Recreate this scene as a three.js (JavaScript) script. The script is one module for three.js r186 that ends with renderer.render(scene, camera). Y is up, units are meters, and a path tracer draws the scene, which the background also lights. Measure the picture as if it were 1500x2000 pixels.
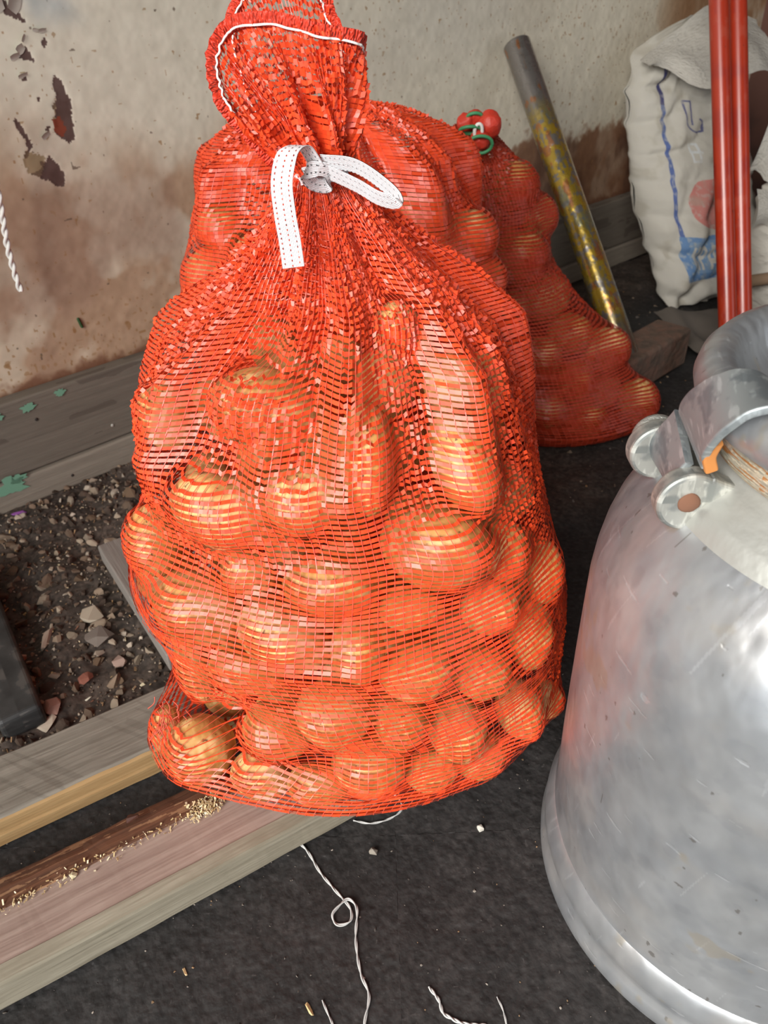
import * as THREE from 'three';
import { mergeGeometries } from 'three/addons/utils/BufferGeometryUtils.js';
import { ConvexGeometry } from 'three/addons/geometries/ConvexGeometry.js';
import { RoundedBoxGeometry } from 'three/addons/geometries/RoundedBoxGeometry.js';

// ---------- camera, sky, exposure ----------
const scene = new THREE.Scene();
const camera = new THREE.PerspectiveCamera(67.03, 0.75, 0.02, 40);
camera.position.set(0, 0.743, 0);
camera.rotation.order = 'YXZ';
camera.rotation.set(THREE.MathUtils.degToRad(-36), 0, THREE.MathUtils.degToRad(-2));
camera.focus = 0.66;
camera.userData.fStop = 11;
scene.background = new THREE.Color(0.9, 0.97, 1.03);        // bright overcast sky, let in by the wide doorway behind the viewer
const renderer = new THREE.WebGLRenderer({ antialias: true });
renderer.toneMapping = THREE.LinearToneMapping;
renderer.toneMappingExposure = 2.0;
renderer.shadowMap.enabled = true;
// veiled sun high over the open front left: very soft
const sun = new THREE.DirectionalLight(new THREE.Color(1.0, 0.96, 0.9), 3.5);
sun.position.set(-2.25, 2.2, 2.5);
sun.target.position.set(0, 0.2, -0.8);
sun.castShadow = true;
sun.shadow.radius = 80;
sun.shadow.mapSize.set(2048, 2048);
Object.assign(sun.shadow.camera, { left: -2.5, right: 2.5, top: 2.5, bottom: -2.5, near: 0.5, far: 9 });
sun.name = 'veiled_sun';
scene.add(sun, sun.target);
sun.target.name = 'sun_target';

// ---------- helpers ----------
const V = (x, y, z) => new THREE.Vector3(x, y, z);
const R = THREE.MathUtils.degToRad, { lerp, clamp, smoothstep } = THREE.MathUtils, below = (x, a, b) => 1 - smoothstep(x, a, b);
const rng = (s) => () => { s = (s + 0x6d2b79f5) | 0; let t = Math.imul(s ^ (s >>> 15), 1 | s); t = (t + Math.imul(t ^ (t >>> 7), 61 | t)) ^ t; return ((t ^ (t >>> 14)) >>> 0) / 4294967296; };
const h3 = (x, y, z) => { let n = Math.imul(x, 374761393) + Math.imul(y, 668265263) + Math.imul(z, 2147483647 - 40503); n = Math.imul(n ^ (n >>> 13), 1274126177); return ((n ^ (n >>> 16)) >>> 0) / 4294967296; };
function noise(x, y, z = 0) {                                 // value noise 0..1
  const ix = Math.floor(x), iy = Math.floor(y), iz = Math.floor(z), fx = x - ix, fy = y - iy, fz = z - iz;
  const a = fx * fx * (3 - 2 * fx), b = fy * fy * (3 - 2 * fy), c = fz * fz * (3 - 2 * fz);
  const l = (z0) => lerp(lerp(h3(ix, iy, z0), h3(ix + 1, iy, z0), a), lerp(h3(ix, iy + 1, z0), h3(ix + 1, iy + 1, z0), a), b);
  return fz === 0 ? l(iz) : lerp(l(iz), l(iz + 1), c);
}
const fbm = (x, y, z = 0, o = 4) => { let s = 0, a = 0.5, t = 0; for (let i = 0; i < o; i++) { s += a * noise(x, y, z); t += a; a *= 0.5; x = x * 2.03 + 17.1; y = y * 2.03 + 5.7; z *= 2.03; } return s / t; };
const interp = (xs, ys, x) => { if (ys.length === 1 || x <= xs[0]) return ys[0]; for (let i = 1; i < xs.length; i++) if (x <= xs[i]) return lerp(ys[i - 1], ys[i], (x - xs[i - 1]) / (xs[i] - xs[i - 1])); return ys[ys.length - 1]; };
const used = new Map();
function numbered(n) { const k = used.get(n) || 0; used.set(n, k + 1); return k ? n + '_' + String(k).padStart(3, '0') : n; }
function tag(o, label, category, group, kind) { if (label) o.userData.label = label; if (category) o.userData.category = category; if (group) o.userData.group = group; if (kind) o.userData.kind = kind; return o; }
function shade(m) { m.castShadow = m.receiveShadow = true; return m; }
function thing(name, at, label, category, group) { const g = new THREE.Group(); g.name = numbered(name); g.position.set(...at); scene.add(g); return tag(g, label, category, group); }
// a part in world coordinates put under its thing
const partCount = new WeakMap();
function part(parent, name, geo, mat, label, kind, local) {
  if (!local) { parent.updateWorldMatrix(true, false); geo.applyMatrix4(parent.matrixWorld.clone().invert()); }
  const m = shade(new THREE.Mesh(geo, mat)), c = partCount.get(parent) || {}; partCount.set(parent, c);
  c[name] = (c[name] || 0) + 1;
  m.name = c[name] > 1 ? name + '_' + String(c[name] - 1).padStart(3, '0') : name;
  if (label) m.userData.label = label;
  if (kind) m.userData.kind = kind;
  parent.add(m); return m;
}
function single(name, geo, mat, label, category, group, kind) {  // a thing that is one mesh
  geo.computeBoundingBox(); const b = geo.boundingBox, c = V((b.min.x + b.max.x) / 2, b.min.y, (b.min.z + b.max.z) / 2);
  geo.translate(-c.x, -c.y, -c.z);
  const m = shade(new THREE.Mesh(geo, mat)); m.name = numbered(name); m.position.copy(c); scene.add(m);
  return tag(m, label, category, group, kind);
}
function tex(w, h, fn, srgb = true, repeat) {
  const d = new Uint8Array(w * h * 4), o = [0, 0, 0];
  for (let y = 0; y < h; y++) for (let x = 0; x < w; x++) { fn(x / w, y / h, o); const i = (y * w + x) * 4; d[i] = clamp(o[0], 0, 255); d[i + 1] = clamp(o[1], 0, 255); d[i + 2] = clamp(o[2], 0, 255); d[i + 3] = 255; }
  const t = new THREE.DataTexture(d, w, h); t.magFilter = THREE.LinearFilter; t.wrapS = t.wrapT = THREE.RepeatWrapping;
  if (srgb) t.colorSpace = THREE.SRGBColorSpace; if (repeat) t.repeat.set(...repeat); t.needsUpdate = true; return t;
}
const grey = (w, h, fn, repeat) => tex(w, h, (u, v, o) => { o[0] = o[1] = o[2] = 255 * fn(u, v); }, false, repeat);
const mix3 = (o, c, k) => { o[0] += (c[0] - o[0]) * k; o[1] += (c[1] - o[1]) * k; o[2] += (c[2] - o[2]) * k; };
function canvasOf(w, h, draw) { const c = document.createElement('canvas'); c.width = w; c.height = h; const g = c.getContext('2d'); draw(g); return c; }
function maskOf(w, h, draw) { const c = canvasOf(w, h, draw), d = c.getContext('2d').getImageData(0, 0, w, h).data; return (u, v, k = 0) => { const x = clamp(Math.floor(u * w), 0, w - 1), y = clamp(Math.floor((1 - v) * h), 0, h - 1); return d[(y * w + x) * 4 + k] / 255; }; }
const std = (p) => new THREE.MeshStandardMaterial({ side: THREE.DoubleSide, ...p });
const phys = (p) => new THREE.MeshPhysicalMaterial({ side: THREE.DoubleSide, ...p });
// uv in metres from the dominant axis of each face (long axis = x)
function boxUV(geo) {
  const g = geo.index ? geo.toNonIndexed() : geo, p = g.attributes.position, uv = new Float32Array(p.count * 2), a = V(), b = V(), c = V(), n = V();
  for (let i = 0; i < p.count; i += 3) {
    a.fromBufferAttribute(p, i); b.fromBufferAttribute(p, i + 1); c.fromBufferAttribute(p, i + 2);
    n.copy(b).sub(a).cross(V().copy(c).sub(a)); const ax = Math.abs(n.x), ay = Math.abs(n.y), az = Math.abs(n.z);
    for (let k = 0; k < 3; k++) { const q = [a, b, c][k]; uv[(i + k) * 2] = ax > ay && ax > az ? q.y * 3 : q.x; uv[(i + k) * 2 + 1] = ay > ax && ay > az ? q.z : ax > az ? q.z : q.y; }
  }
  g.setAttribute('uv', new THREE.BufferAttribute(uv, 2)); return g;
}
const rbox = (w, h, d, r = 0.003) => boxUV(new RoundedBoxGeometry(w, h, d, 2, r));
function basis(geo, origin, ex, ey, ez) { return geo.applyMatrix4(new THREE.Matrix4().makeBasis(ex, ey, ez).setPosition(origin)); }
function wobble(geo, amp, freq, seed = 0) {
  const p = geo.attributes.position;
  for (let i = 0; i < p.count; i++) { const x = p.getX(i) * freq, y = p.getY(i) * freq, z = p.getZ(i) * freq; p.setXYZ(i, p.getX(i) + amp * (fbm(x + seed, y, z + 3.3, 3) - 0.5) * 2, p.getY(i) + amp * (fbm(x, y + seed + 9, z + 7.7, 3) - 0.5) * 2, p.getZ(i) + amp * (fbm(x + 4, y + 2, z + seed + 1.7, 3) - 0.5) * 2); }
  geo.computeVertexNormals(); return geo;
}
// grid surface: fn(u, v) -> Vector3, with uv
function surf(nu, nv, fn, uvs = [1, 1]) {
  const p = [], uv = [], idx = [];
  for (let j = 0; j <= nv; j++) for (let i = 0; i <= nu; i++) { const q = fn(i / nu, j / nv); p.push(q.x, q.y, q.z); uv.push(i / nu * uvs[0], j / nv * uvs[1]); }
  for (let j = 0; j < nv; j++) for (let i = 0; i < nu; i++) { const a = j * (nu + 1) + i, b = a + 1, c = a + nu + 1; idx.push(a, b, c, b, c + 1, c); }
  const g = new THREE.BufferGeometry(); g.setAttribute('position', new THREE.Float32BufferAttribute(p, 3)); g.setAttribute('uv', new THREE.Float32BufferAttribute(uv, 2)); g.setIndex(idx); g.computeVertexNormals(); return g;
}
// solid sweep of a closed 2-D profile [[x, y], ...] along points; side and up given per point (Vector3 arrays)
function sweep(pts, sides, ups, prof, caps = true) {
  const n = prof.length, p = [], uv = [], idx = []; let run = 0, per = [0];
  for (let k = 1; k <= n; k++) per.push(per[k - 1] + Math.hypot(prof[k % n][0] - prof[k - 1][0], prof[k % n][1] - prof[k - 1][1]));
  pts.forEach((c, i) => { if (i) run += c.distanceTo(pts[i - 1]); for (let k = 0; k <= n; k++) { const q = prof[k % n]; p.push(c.x + sides[i].x * q[0] + ups[i].x * q[1], c.y + sides[i].y * q[0] + ups[i].y * q[1], c.z + sides[i].z * q[0] + ups[i].z * q[1]); uv.push(run, per[k]); } });
  for (let i = 0; i < pts.length - 1; i++) for (let k = 0; k < n; k++) { const a = i * (n + 1) + k, b = a + n + 1; idx.push(a, b, a + 1, a + 1, b, b + 1); }
  let g = new THREE.BufferGeometry(); g.setAttribute('position', new THREE.Float32BufferAttribute(p, 3)); g.setAttribute('uv', new THREE.Float32BufferAttribute(uv, 2)); g.setIndex(idx);
  g.computeVertexNormals();
  if (caps) {
    const tri = THREE.ShapeUtils.triangulateShape(prof.map((q) => new THREE.Vector2(...q)), []), gs = [g.toNonIndexed()];
    for (const e of [0, pts.length - 1]) { const q = [], w = []; for (const t of tri) for (const k of e ? t : [t[2], t[1], t[0]]) { const s = e * (n + 1) + k; q.push(p[s * 3], p[s * 3 + 1], p[s * 3 + 2]); w.push(prof[k][0], prof[k][1]); } const c = new THREE.BufferGeometry(); c.setAttribute('position', new THREE.Float32BufferAttribute(q, 3)); c.setAttribute('uv', new THREE.Float32BufferAttribute(w, 2)); c.computeVertexNormals(); gs.push(c); }
    g = mergeGeometries(gs);
  }
  return g;
}
const rectProf = (w, h, r = 0.002) => { const o = [], a = w / 2, b = h / 2; for (const [x, y, s] of [[a - r, b - r, 0], [-a + r, b - r, 1], [-a + r, -b + r, 2], [a - r, -b + r, 3]]) for (let k = 0; k <= 2; k++) { const t = (s + k / 2) * Math.PI / 2; o.push([x + r * Math.cos(t), y + r * Math.sin(t)]); } return o; };
// flat band along a path: width vector wv(t), thickness th
function band(path, width, th, sideAt, seg = 40, closed = false) {
  const cv = new THREE.CatmullRomCurve3(path.map((q) => V(...q)), closed, 'centripetal'), pts = [], sd = [], up = [];
  for (let i = 0; i <= seg; i++) { const t = i / seg, q = cv.getPoint(t), T = cv.getTangent(t), s = sideAt(t, q).clone(); s.addScaledVector(T, -s.dot(T)).normalize(); pts.push(q); sd.push(s); up.push(V().crossVectors(T, s).normalize()); }
  return sweep(pts, sd, up, [[width / 2, th / 2], [-width / 2, th / 2], [-width / 2, -th / 2], [width / 2, -th / 2]], true);
}
// turned profile: long steps are divided, v runs with the length (metres, or 0..1)
function lathe(pts, n = 96, norm = false) {
  const q = [pts[0]]; for (let k = 1; k < pts.length; k++) { const a = pts[k - 1], b = pts[k], m = Math.max(1, Math.ceil(Math.hypot(a[0] - b[0], a[1] - b[1]) / 0.03)); for (let i = 1; i <= m; i++) q.push([lerp(a[0], b[0], i / m), lerp(a[1], b[1], i / m)]); }
  const g = new THREE.LatheGeometry(q.map((c) => new THREE.Vector2(...c)), n, 2.4), uv = g.attributes.uv, len = [0]; for (let k = 1; k < q.length; k++) len.push(len[k - 1] + Math.hypot(q[k][0] - q[k - 1][0], q[k][1] - q[k - 1][1]));
  const all = len[len.length - 1]; for (let i = 0; i < uv.count; i++) { const k = i % q.length; uv.setY(i, norm ? Math.min(1, len[k] / norm) : len[k]); if (!norm) uv.setX(i, uv.getX(i) * 1.15); } return g;
}
// twisted thread
function strand(path, r, seg = 80, twist = 0, k = 6) {
  const cv = new THREE.CatmullRomCurve3(path.map((q) => V(...q)), false, 'centripetal');
  if (!twist) return new THREE.TubeGeometry(cv, seg, r, k, false);
  const gs = [], fr = cv.computeFrenetFrames(seg, false);
  for (let s = 0; s < 2; s++) { const pp = []; for (let i = 0; i <= seg; i++) { const a = i * twist + s * Math.PI, q = cv.getPointAt(i / seg); q.addScaledVector(fr.normals[i], Math.cos(a) * r * 0.55).addScaledVector(fr.binormals[i], Math.sin(a) * r * 0.55); pp.push(q); } gs.push(new THREE.TubeGeometry(new THREE.CatmullRomCurve3(pp), seg * 2, r * 0.62, k, false)); }
  return mergeGeometries(gs);
}
function along(u, v, off = 0) { return V(-0.651 + 0.761 * u + 0.649 * off, v, -1.084 - 0.649 * u + 0.761 * off); }   // along the back wall, up, out of it
const WD = V(0.761, 0, -0.649), UP = V(0, 1, 0), WN = V(0.649, 0, 0.761);

// ---------- materials ----------
function woodMaps(seed, dark, light, extra) {
  const col = tex(1024, 256, (u, v, o) => {
    const warp = fbm(u * 3, v * 5, seed, 3) * 0.5, g = fbm(u * 5 + seed, (v + warp * 0.12) * 46, seed, 4), f = fbm(u * 30, v * 190, seed + 4, 2), s = fbm(u * 60, v * 60, seed + 8, 3);
    const k = clamp(g * 0.75 + f * 0.35 - 0.05 + (s - 0.5) * 0.25, 0, 1); for (let c = 0; c < 3; c++) o[c] = lerp(dark[c], light[c], k);
    if (extra) extra(u, v, o);
  }, true, [1, 4]);
  const bump = grey(1024, 256, (u, v) => { const warp = fbm(u * 3, v * 5, seed, 3) * 0.5; return 0.6 * fbm(u * 5 + seed, (v + warp * 0.12) * 46, seed, 4) + 0.4 * fbm(u * 30, v * 190, seed + 4, 2); }, [1, 4]);
  return { map: col, bumpMap: bump, bumpScale: 0.0012, roughness: 0.85 };
}
const saw = (u, v, o) => { if (noise(u * 160 + v * 30, v * 4, 3) > 0.72) mix3(o, [100, 92, 82], 0.22); };
const M = {
  greyWood: std(woodMaps(3, [120, 112, 100], [186, 178, 164], saw)),
  freshWood: std(woodMaps(11, [170, 132, 82], [222, 188, 136])),
  pinkWood: std(woodMaps(21, [158, 130, 118], [205, 182, 168], (u, v, o) => { const d = fbm(u * 7, v * 9, 5, 4); if (d > 0.58) mix3(o, [128, 100, 84], smoothstep(d, 0.58, 0.66) * 0.5); })),
  paleWood: std(woodMaps(31, [132, 122, 102], [192, 184, 164])),
  bark: std(woodMaps(41, [58, 36, 26], [128, 84, 56], (u, v, o) => { if (fbm(u * 40, v * 60, 9, 3) > 0.62) mix3(o, [176, 140, 104], 0.6); })),
  boardUpper: std(woodMaps(51, [98, 90, 80], [122, 113, 101], (u, v, o) => { if (fbm(u * 9, v * 8, 15, 3) > 0.63) mix3(o, [72, 62, 54], 0.4); })),
  boardLower: std(woodMaps(61, [120, 111, 99], [150, 141, 127])),
  greyBoard: std(woodMaps(71, [122, 114, 108], [150, 142, 134])),
};
for (const [k, f] of [['greyWood', 0.58], ['freshWood', 0.62], ['pinkWood', 0.6], ['paleWood', 0.62], ['greyBoard', 0.8]]) M[k].color.setScalar(f);
M.white = std({ color: 0xe8e6e0, roughness: 0.8 });
M.twine = std({ color: 0xb4b4b2, roughness: 0.75 });
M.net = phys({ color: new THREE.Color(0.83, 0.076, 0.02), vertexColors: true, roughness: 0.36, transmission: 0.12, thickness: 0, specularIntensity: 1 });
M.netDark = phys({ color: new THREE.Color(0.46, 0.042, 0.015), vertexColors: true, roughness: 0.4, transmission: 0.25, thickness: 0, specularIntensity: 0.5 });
M.netThread = phys({ color: new THREE.Color(0.75, 0.11, 0.06), roughness: 0.4, transmission: 0.25, thickness: 0 });
// ---------- the setting: shed walls, floor, roof ----------
const LEN = 2.9, U0 = -0.5, VH = 0.95;                        // painted stretch of the back wall, metres
const peel = maskOf(1160, 380, (g) => {                       // r: bare primer, g: ochre undercoat, b: rust
  g.fillStyle = '#000'; g.fillRect(0, 0, 1160, 380);
  const P = (u, v) => [(u - U0) * 400, 380 - v * 400];
  const blob = (col, pts) => { g.fillStyle = col; g.beginPath(); pts.forEach((q, i) => { const [x, y] = P(...q); if (i) g.lineTo(x, y); else g.moveTo(x, y); }); g.fill(); };
  g.globalCompositeOperation = 'lighter';
  blob('#f00', [[0.262, 0.603], [0.27, 0.615], [0.279, 0.608], [0.281, 0.585], [0.286, 0.574], [0.281, 0.558], [0.276, 0.53], [0.266, 0.523], [0.258, 0.532], [0.25, 0.54], [0.256, 0.562], [0.262, 0.58]]);
  blob('#0f0', [[0.256, 0.575], [0.265, 0.583], [0.281, 0.576], [0.279, 0.56], [0.262, 0.552], [0.253, 0.556]]);
  blob('#00f', [[0.25, 0.556], [0.262, 0.56], [0.268, 0.542], [0.26, 0.532], [0.251, 0.54]]);
  blob('#f00', [[0.222, 0.497], [0.236, 0.512], [0.246, 0.504], [0.25, 0.484], [0.243, 0.47], [0.23, 0.47], [0.222, 0.482], [0.212, 0.486], [0.218, 0.492]]);
  blob('#f00', [[0.2, 0.566], [0.206, 0.556], [0.21, 0.536], [0.216, 0.526], [0.208, 0.52], [0.203, 0.54], [0.196, 0.552]]);
  blob('#0f0', [[0.205, 0.524], [0.219, 0.516], [0.23, 0.512], [0.224, 0.496], [0.214, 0.486], [0.2, 0.496], [0.197, 0.51]]);
  blob('#f00', [[0.222, 0.638], [0.233, 0.646], [0.238, 0.652], [0.242, 0.64], [0.246, 0.63], [0.236, 0.634], [0.228, 0.634]]);
  blob('#f00', [[0.217, 0.612], [0.228, 0.616], [0.232, 0.624], [0.226, 0.61]]);
  blob('#f00', [[0.262, 0.655], [0.268, 0.664], [0.272, 0.655], [0.267, 0.65]]);
  blob('#f00', [[0.222, 0.692], [0.236, 0.684], [0.247, 0.676], [0.243, 0.69], [0.23, 0.7], [0.226, 0.72], [0.222, 0.72]]);
  blob('#f00', [[0.236, 0.588], [0.242, 0.59], [0.24, 0.583]]);
  blob('#f00', [[0.238, 0.545], [0.246, 0.55], [0.24, 0.538]]);
});
const wallCol = tex(2048, 704, (s, t, o) => {
  const u = U0 + s * LEN, v = t * VH, j = (fbm(u * 26, v * 26, 2, 4) - 0.5) * 0.016, jv = (fbm(u * 26, v * 26, 12, 4) - 0.5) * 0.016;
  const tone = fbm(u * 2.2, v * 3.2, 1, 4), fine = fbm(u * 60, v * 60, 4, 3), mott = fbm(u * 14, v * 14, 7, 4), streak = fbm(u * 30, v * 5, 5, 3);
  o[0] = 220; o[1] = 212; o[2] = 192;
  mix3(o, [204, 198, 184], smoothstep(tone, 0.4, 0.7) * 0.6);
  mix3(o, [214, 206, 186], smoothstep(streak, 0.55, 0.8) * 0.4);
  // pinkish brown grime, mottled, left of the sacks
  const left = smoothstep(1.0 - u, 0.1, 0.75) * smoothstep(0.66 - v + (tone - 0.5) * 0.5, 0.0, 0.28);
  mix3(o, [172, 140, 112], clamp(left * (0.35 + 1.0 * smoothstep(mott, 0.34, 0.62)), 0, 0.85));
  mix3(o, [150, 122, 104], left * smoothstep(fbm(u * 6, v * 5, 21, 4), 0.5, 0.66) * 0.5);
  // rust brown where the paint is gone, right of the sacks, with a ragged upper edge
  const edge = 0.385 - smoothstep(u, 1.45, 1.8) * 0.04 + (fbm(u * 8, 3, 2, 4) - 0.5) * 0.09 + (fine - 0.5) * 0.05;
  const low = smoothstep(u, 0.75, 1.0) * smoothstep(edge - v, -0.012, 0.02);
  mix3(o, [132, 96, 72], low * (0.72 + 0.28 * smoothstep(mott, 0.35, 0.6)));
  mix3(o, [92, 62, 46], low * smoothstep(fbm(u * 18, v * 9, 31, 4), 0.52, 0.68) * 0.6);
  mix3(o, [140, 92, 52], smoothstep(u, 1.72, 1.95) * smoothstep(fbm(u * 12, v * 6, 44, 4), 0.42, 0.6) * 0.75);
  // rust specks
  for (const [f, th, sd] of [[110, 0.955, 1], [210, 0.955, 2]]) { const n = noise(u * f, v * f * 0.8, sd * 5.5), m = fbm(u * 5, v * 5, sd + 50, 2), dense = smoothstep(u, 0.55, 1.0) * 0.05 + (v < 0.33 ? smoothstep(0.33 - v, 0, 0.12) * smoothstep(0.7 - u, 0, 0.4) * 0.14 : 0); if (n > th - dense + (0.5 - m) * 0.14) mix3(o, [150, 112, 72], 0.3 + 0.5 * noise(u * 60, v * 60, sd)); }
  if (noise(u * 95, v * 100, 77) > 0.975) mix3(o, [96, 80, 66], 0.7);
  const rz = smoothstep(0.2 - v + (fine - 0.5) * 0.03, 0, 0.02); mix3(o, [104, 66, 46], rz * 0.8);
  mix3(o, [168, 176, 178], smoothstep(u, 0.24, 0.27) * smoothstep(0.36 - u, 0, 0.06) * smoothstep(v, 0.655, 0.7) * smoothstep(mott, 0.35, 0.6) * 0.6);
  const pu = (u + j - U0) / LEN, pv = (v + jv) / VH;
  if (peel(pu, pv, 1) > 0.5) { mix3(o, [148, 126, 92], 0.8); if (fbm(u * 90, v * 90, 3, 3) > 0.52) mix3(o, [96, 74, 58], 0.7); }
  if (peel(pu, pv, 0) > 0.5) mix3(o, [86, 64, 58], 0.95);
  if (peel(pu, pv, 2) > 0.5) mix3(o, [132, 62, 40], smoothstep(fbm(u * 70, v * 70, 8, 3), 0.3, 0.6));
  const g = (fine - 0.5) * 22; o[0] += g; o[1] += g; o[2] += g;
});
wallCol.wrapS = wallCol.wrapT = THREE.MirroredRepeatWrapping;
const wallBump = grey(1024, 352, (s, t) => { const u = U0 + s * LEN, v = t * VH, j = (fbm(u * 26, v * 26, 2, 4) - 0.5) * 0.016, jv = (fbm(u * 26, v * 26, 12, 4) - 0.5) * 0.016, pu = (u + j - U0) / LEN, pv = (v + jv) / VH; return 0.55 * fbm(u * 9, v * 7, 2, 4) + 0.25 * fbm(u * 80, v * 80, 6, 2) + 0.2 * (Math.max(peel(pu, pv, 0), peel(pu, pv, 1)) > 0.5 ? 0 : 1); });
wallBump.wrapS = wallBump.wrapT = THREE.MirroredRepeatWrapping;
M.wall = std({ map: wallCol, bumpMap: wallBump, bumpScale: 0.004, roughness: 0.62 });
function slab(w, h, d, at, ex, ez, uvw = 1, uvh = 1, u0 = 0) {  // box whose front face starts at `at`
  const g = new THREE.BoxGeometry(w, h, d); g.translate(w / 2, h / 2, -d / 2);
  const p = g.attributes.position, uv = g.attributes.uv; for (let i = 0; i < p.count; i++) uv.setXY(i, (p.getX(i) - u0) / uvw, p.getY(i) / uvh);
  return basis(g, at, ex, UP, ez);
}
function structure(name, geo, mat) { const m = shade(new THREE.Mesh(geo, mat)); m.name = name; m.userData.kind = 'structure'; scene.add(m); return m; }
const wallBack = structure('wall_back', slab(4.4, 2.3, 0.1, along(-2.05, 0), WD, WN, LEN, VH, 1.55), M.wall);
M.brownWall = std({ map: tex(512, 512, (u, v, o) => { o[0] = 112; o[1] = 78; o[2] = 68; mix3(o, [84, 62, 56], smoothstep(fbm(u * 8, v * 8, 3, 4), 0.4, 0.65)); }), roughness: 0.85 });
structure('wall_right', slab(3.3, 2.3, 0.1, along(2.35, 0, -0.1), WN, WD.clone().negate(), 1, 1), M.brownWall);
const roofM = std({ color: 0x6d655c, roughness: 0.9 });
{ // the rest of the shed: roof, left wall and the front wall with its wide doorway behind and left of the viewer
  const bx = (x0, x1, y0, y1, z0, z1) => { const g = new THREE.BoxGeometry(x1 - x0, y1 - y0, z1 - z0); g.translate((x0 + x1) / 2, (y0 + y1) / 2, (z0 + z1) / 2); return g; };
  structure('ceiling', bx(-2.2, 3.2, 2.3, 2.38, -3.1, 0.95), roofM);
  structure('wall_left', bx(-2.2, -2.1, 0, 2.3, -0.6, 0.95), M.brownWall);
  structure('wall_front', mergeGeometries([bx(-2.1, -1.6, 0, 2.3, 0.85, 0.95), bx(0.1, 3.2, 0, 2.3, 0.85, 0.95)]), M.brownWall);
}
// curled paint flakes at the torn spots
for (const [u, v, w, h, a, c] of [[0.232, 0.648, 0.012, 0.012, 0.6, 0.004], [0.222, 0.64, 0.014, 0.008, 0.3, 0.005], [0.268, 0.667, 0.011, 0.006, 0.1, 0.004], [0.259, 0.668, 0.008, 0.005, -0.2, 0.003], [0.24, 0.7, 0.022, 0.018, 0.9, 0.006], [0.218, 0.7, 0.014, 0.02, 0.2, 0.006], [0.236, 0.54, 0.014, 0.008, 0.5, 0.004], [0.226, 0.617, 0.014, 0.006, 0.25, 0.004], [0.24, 0.66, 0.01, 0.005, 1.0, 0.003]]) {
  const g = surf(8, 5, (s, t) => { const x = (s - 0.5) * w, y = (t - 0.5) * h * (1 - 0.5 * Math.abs(s - 0.4)), X = x * Math.cos(a) - y * Math.sin(a), Y = x * Math.sin(a) + y * Math.cos(a); return along(u + X, v + Y, 0.0012 + c * t * t); });
  part(wallBack, 'paint_flake', g, std({ color: new THREE.Color().setRGB(0.5, 0.45, 0.38), roughness: 0.7 }));
}
// baseboard: two weathered planks on edge
const bb = new THREE.Group(); bb.name = 'baseboard_back'; bb.userData.kind = 'structure'; bb.position.copy(along(0, 0, 0.03)); scene.add(bb);
const plankAlong = (len, h, d, u, v, off) => wobble(basis(rbox(len, h, d, 0.004), along(u, v, off), WD, UP, WN), 0.002, 9, 3);
part(bb, 'plank', plankAlong(3.6, 0.128, 0.03, 0.75, 0.119, 0.015), M.boardUpper);
part(bb, 'plank', plankAlong(3.6, 0.053, 0.036, 0.75, 0.0265, 0.018), M.boardLower);
for (const [u, v, s, sd] of [[0.02, 0.045, 0.02, 1], [0.032, 0.055, 0.011, 2], [0.085, 0.165, 0.009, 3], [0.14, 0.172, 0.007, 4], [0.03, 0.168, 0.012, 5]]) {   // green paint smears
  const r = rng(sd * 77), pts = []; for (let k = 0; k < 22; k++) { const a = k / 22 * 6.283, q = s * (0.5 + 0.6 * r()); pts.push(new THREE.Vector2(Math.cos(a) * q * 1.5, Math.sin(a) * q)); }
  const g = new THREE.ExtrudeGeometry(new THREE.Shape(pts), { depth: 0.0008, bevelEnabled: false });
  part(bb, 'paint_smear', basis(g, along(u, v, v < 0.06 ? 0.0375 : 0.0315), WD, UP, WN), std({ color: 0x6f9b82, roughness: 0.8 }), 'flaking green paint smear');
}
for (const [u, v, off] of [[0.118, 0.022, 0.037], [0.21, 0.082, 0.031], [0.092, 0.14, 0.031]]) part(bb, 'nail_head', basis(new THREE.SphereGeometry(0.0028, 10, 6).scale(1, 1, 0.4), along(u, v, off), WD, UP, WN), std({ color: u > 0.2 ? 0xb9b4aa : 0x2b2522, roughness: 0.6 }));

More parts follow.
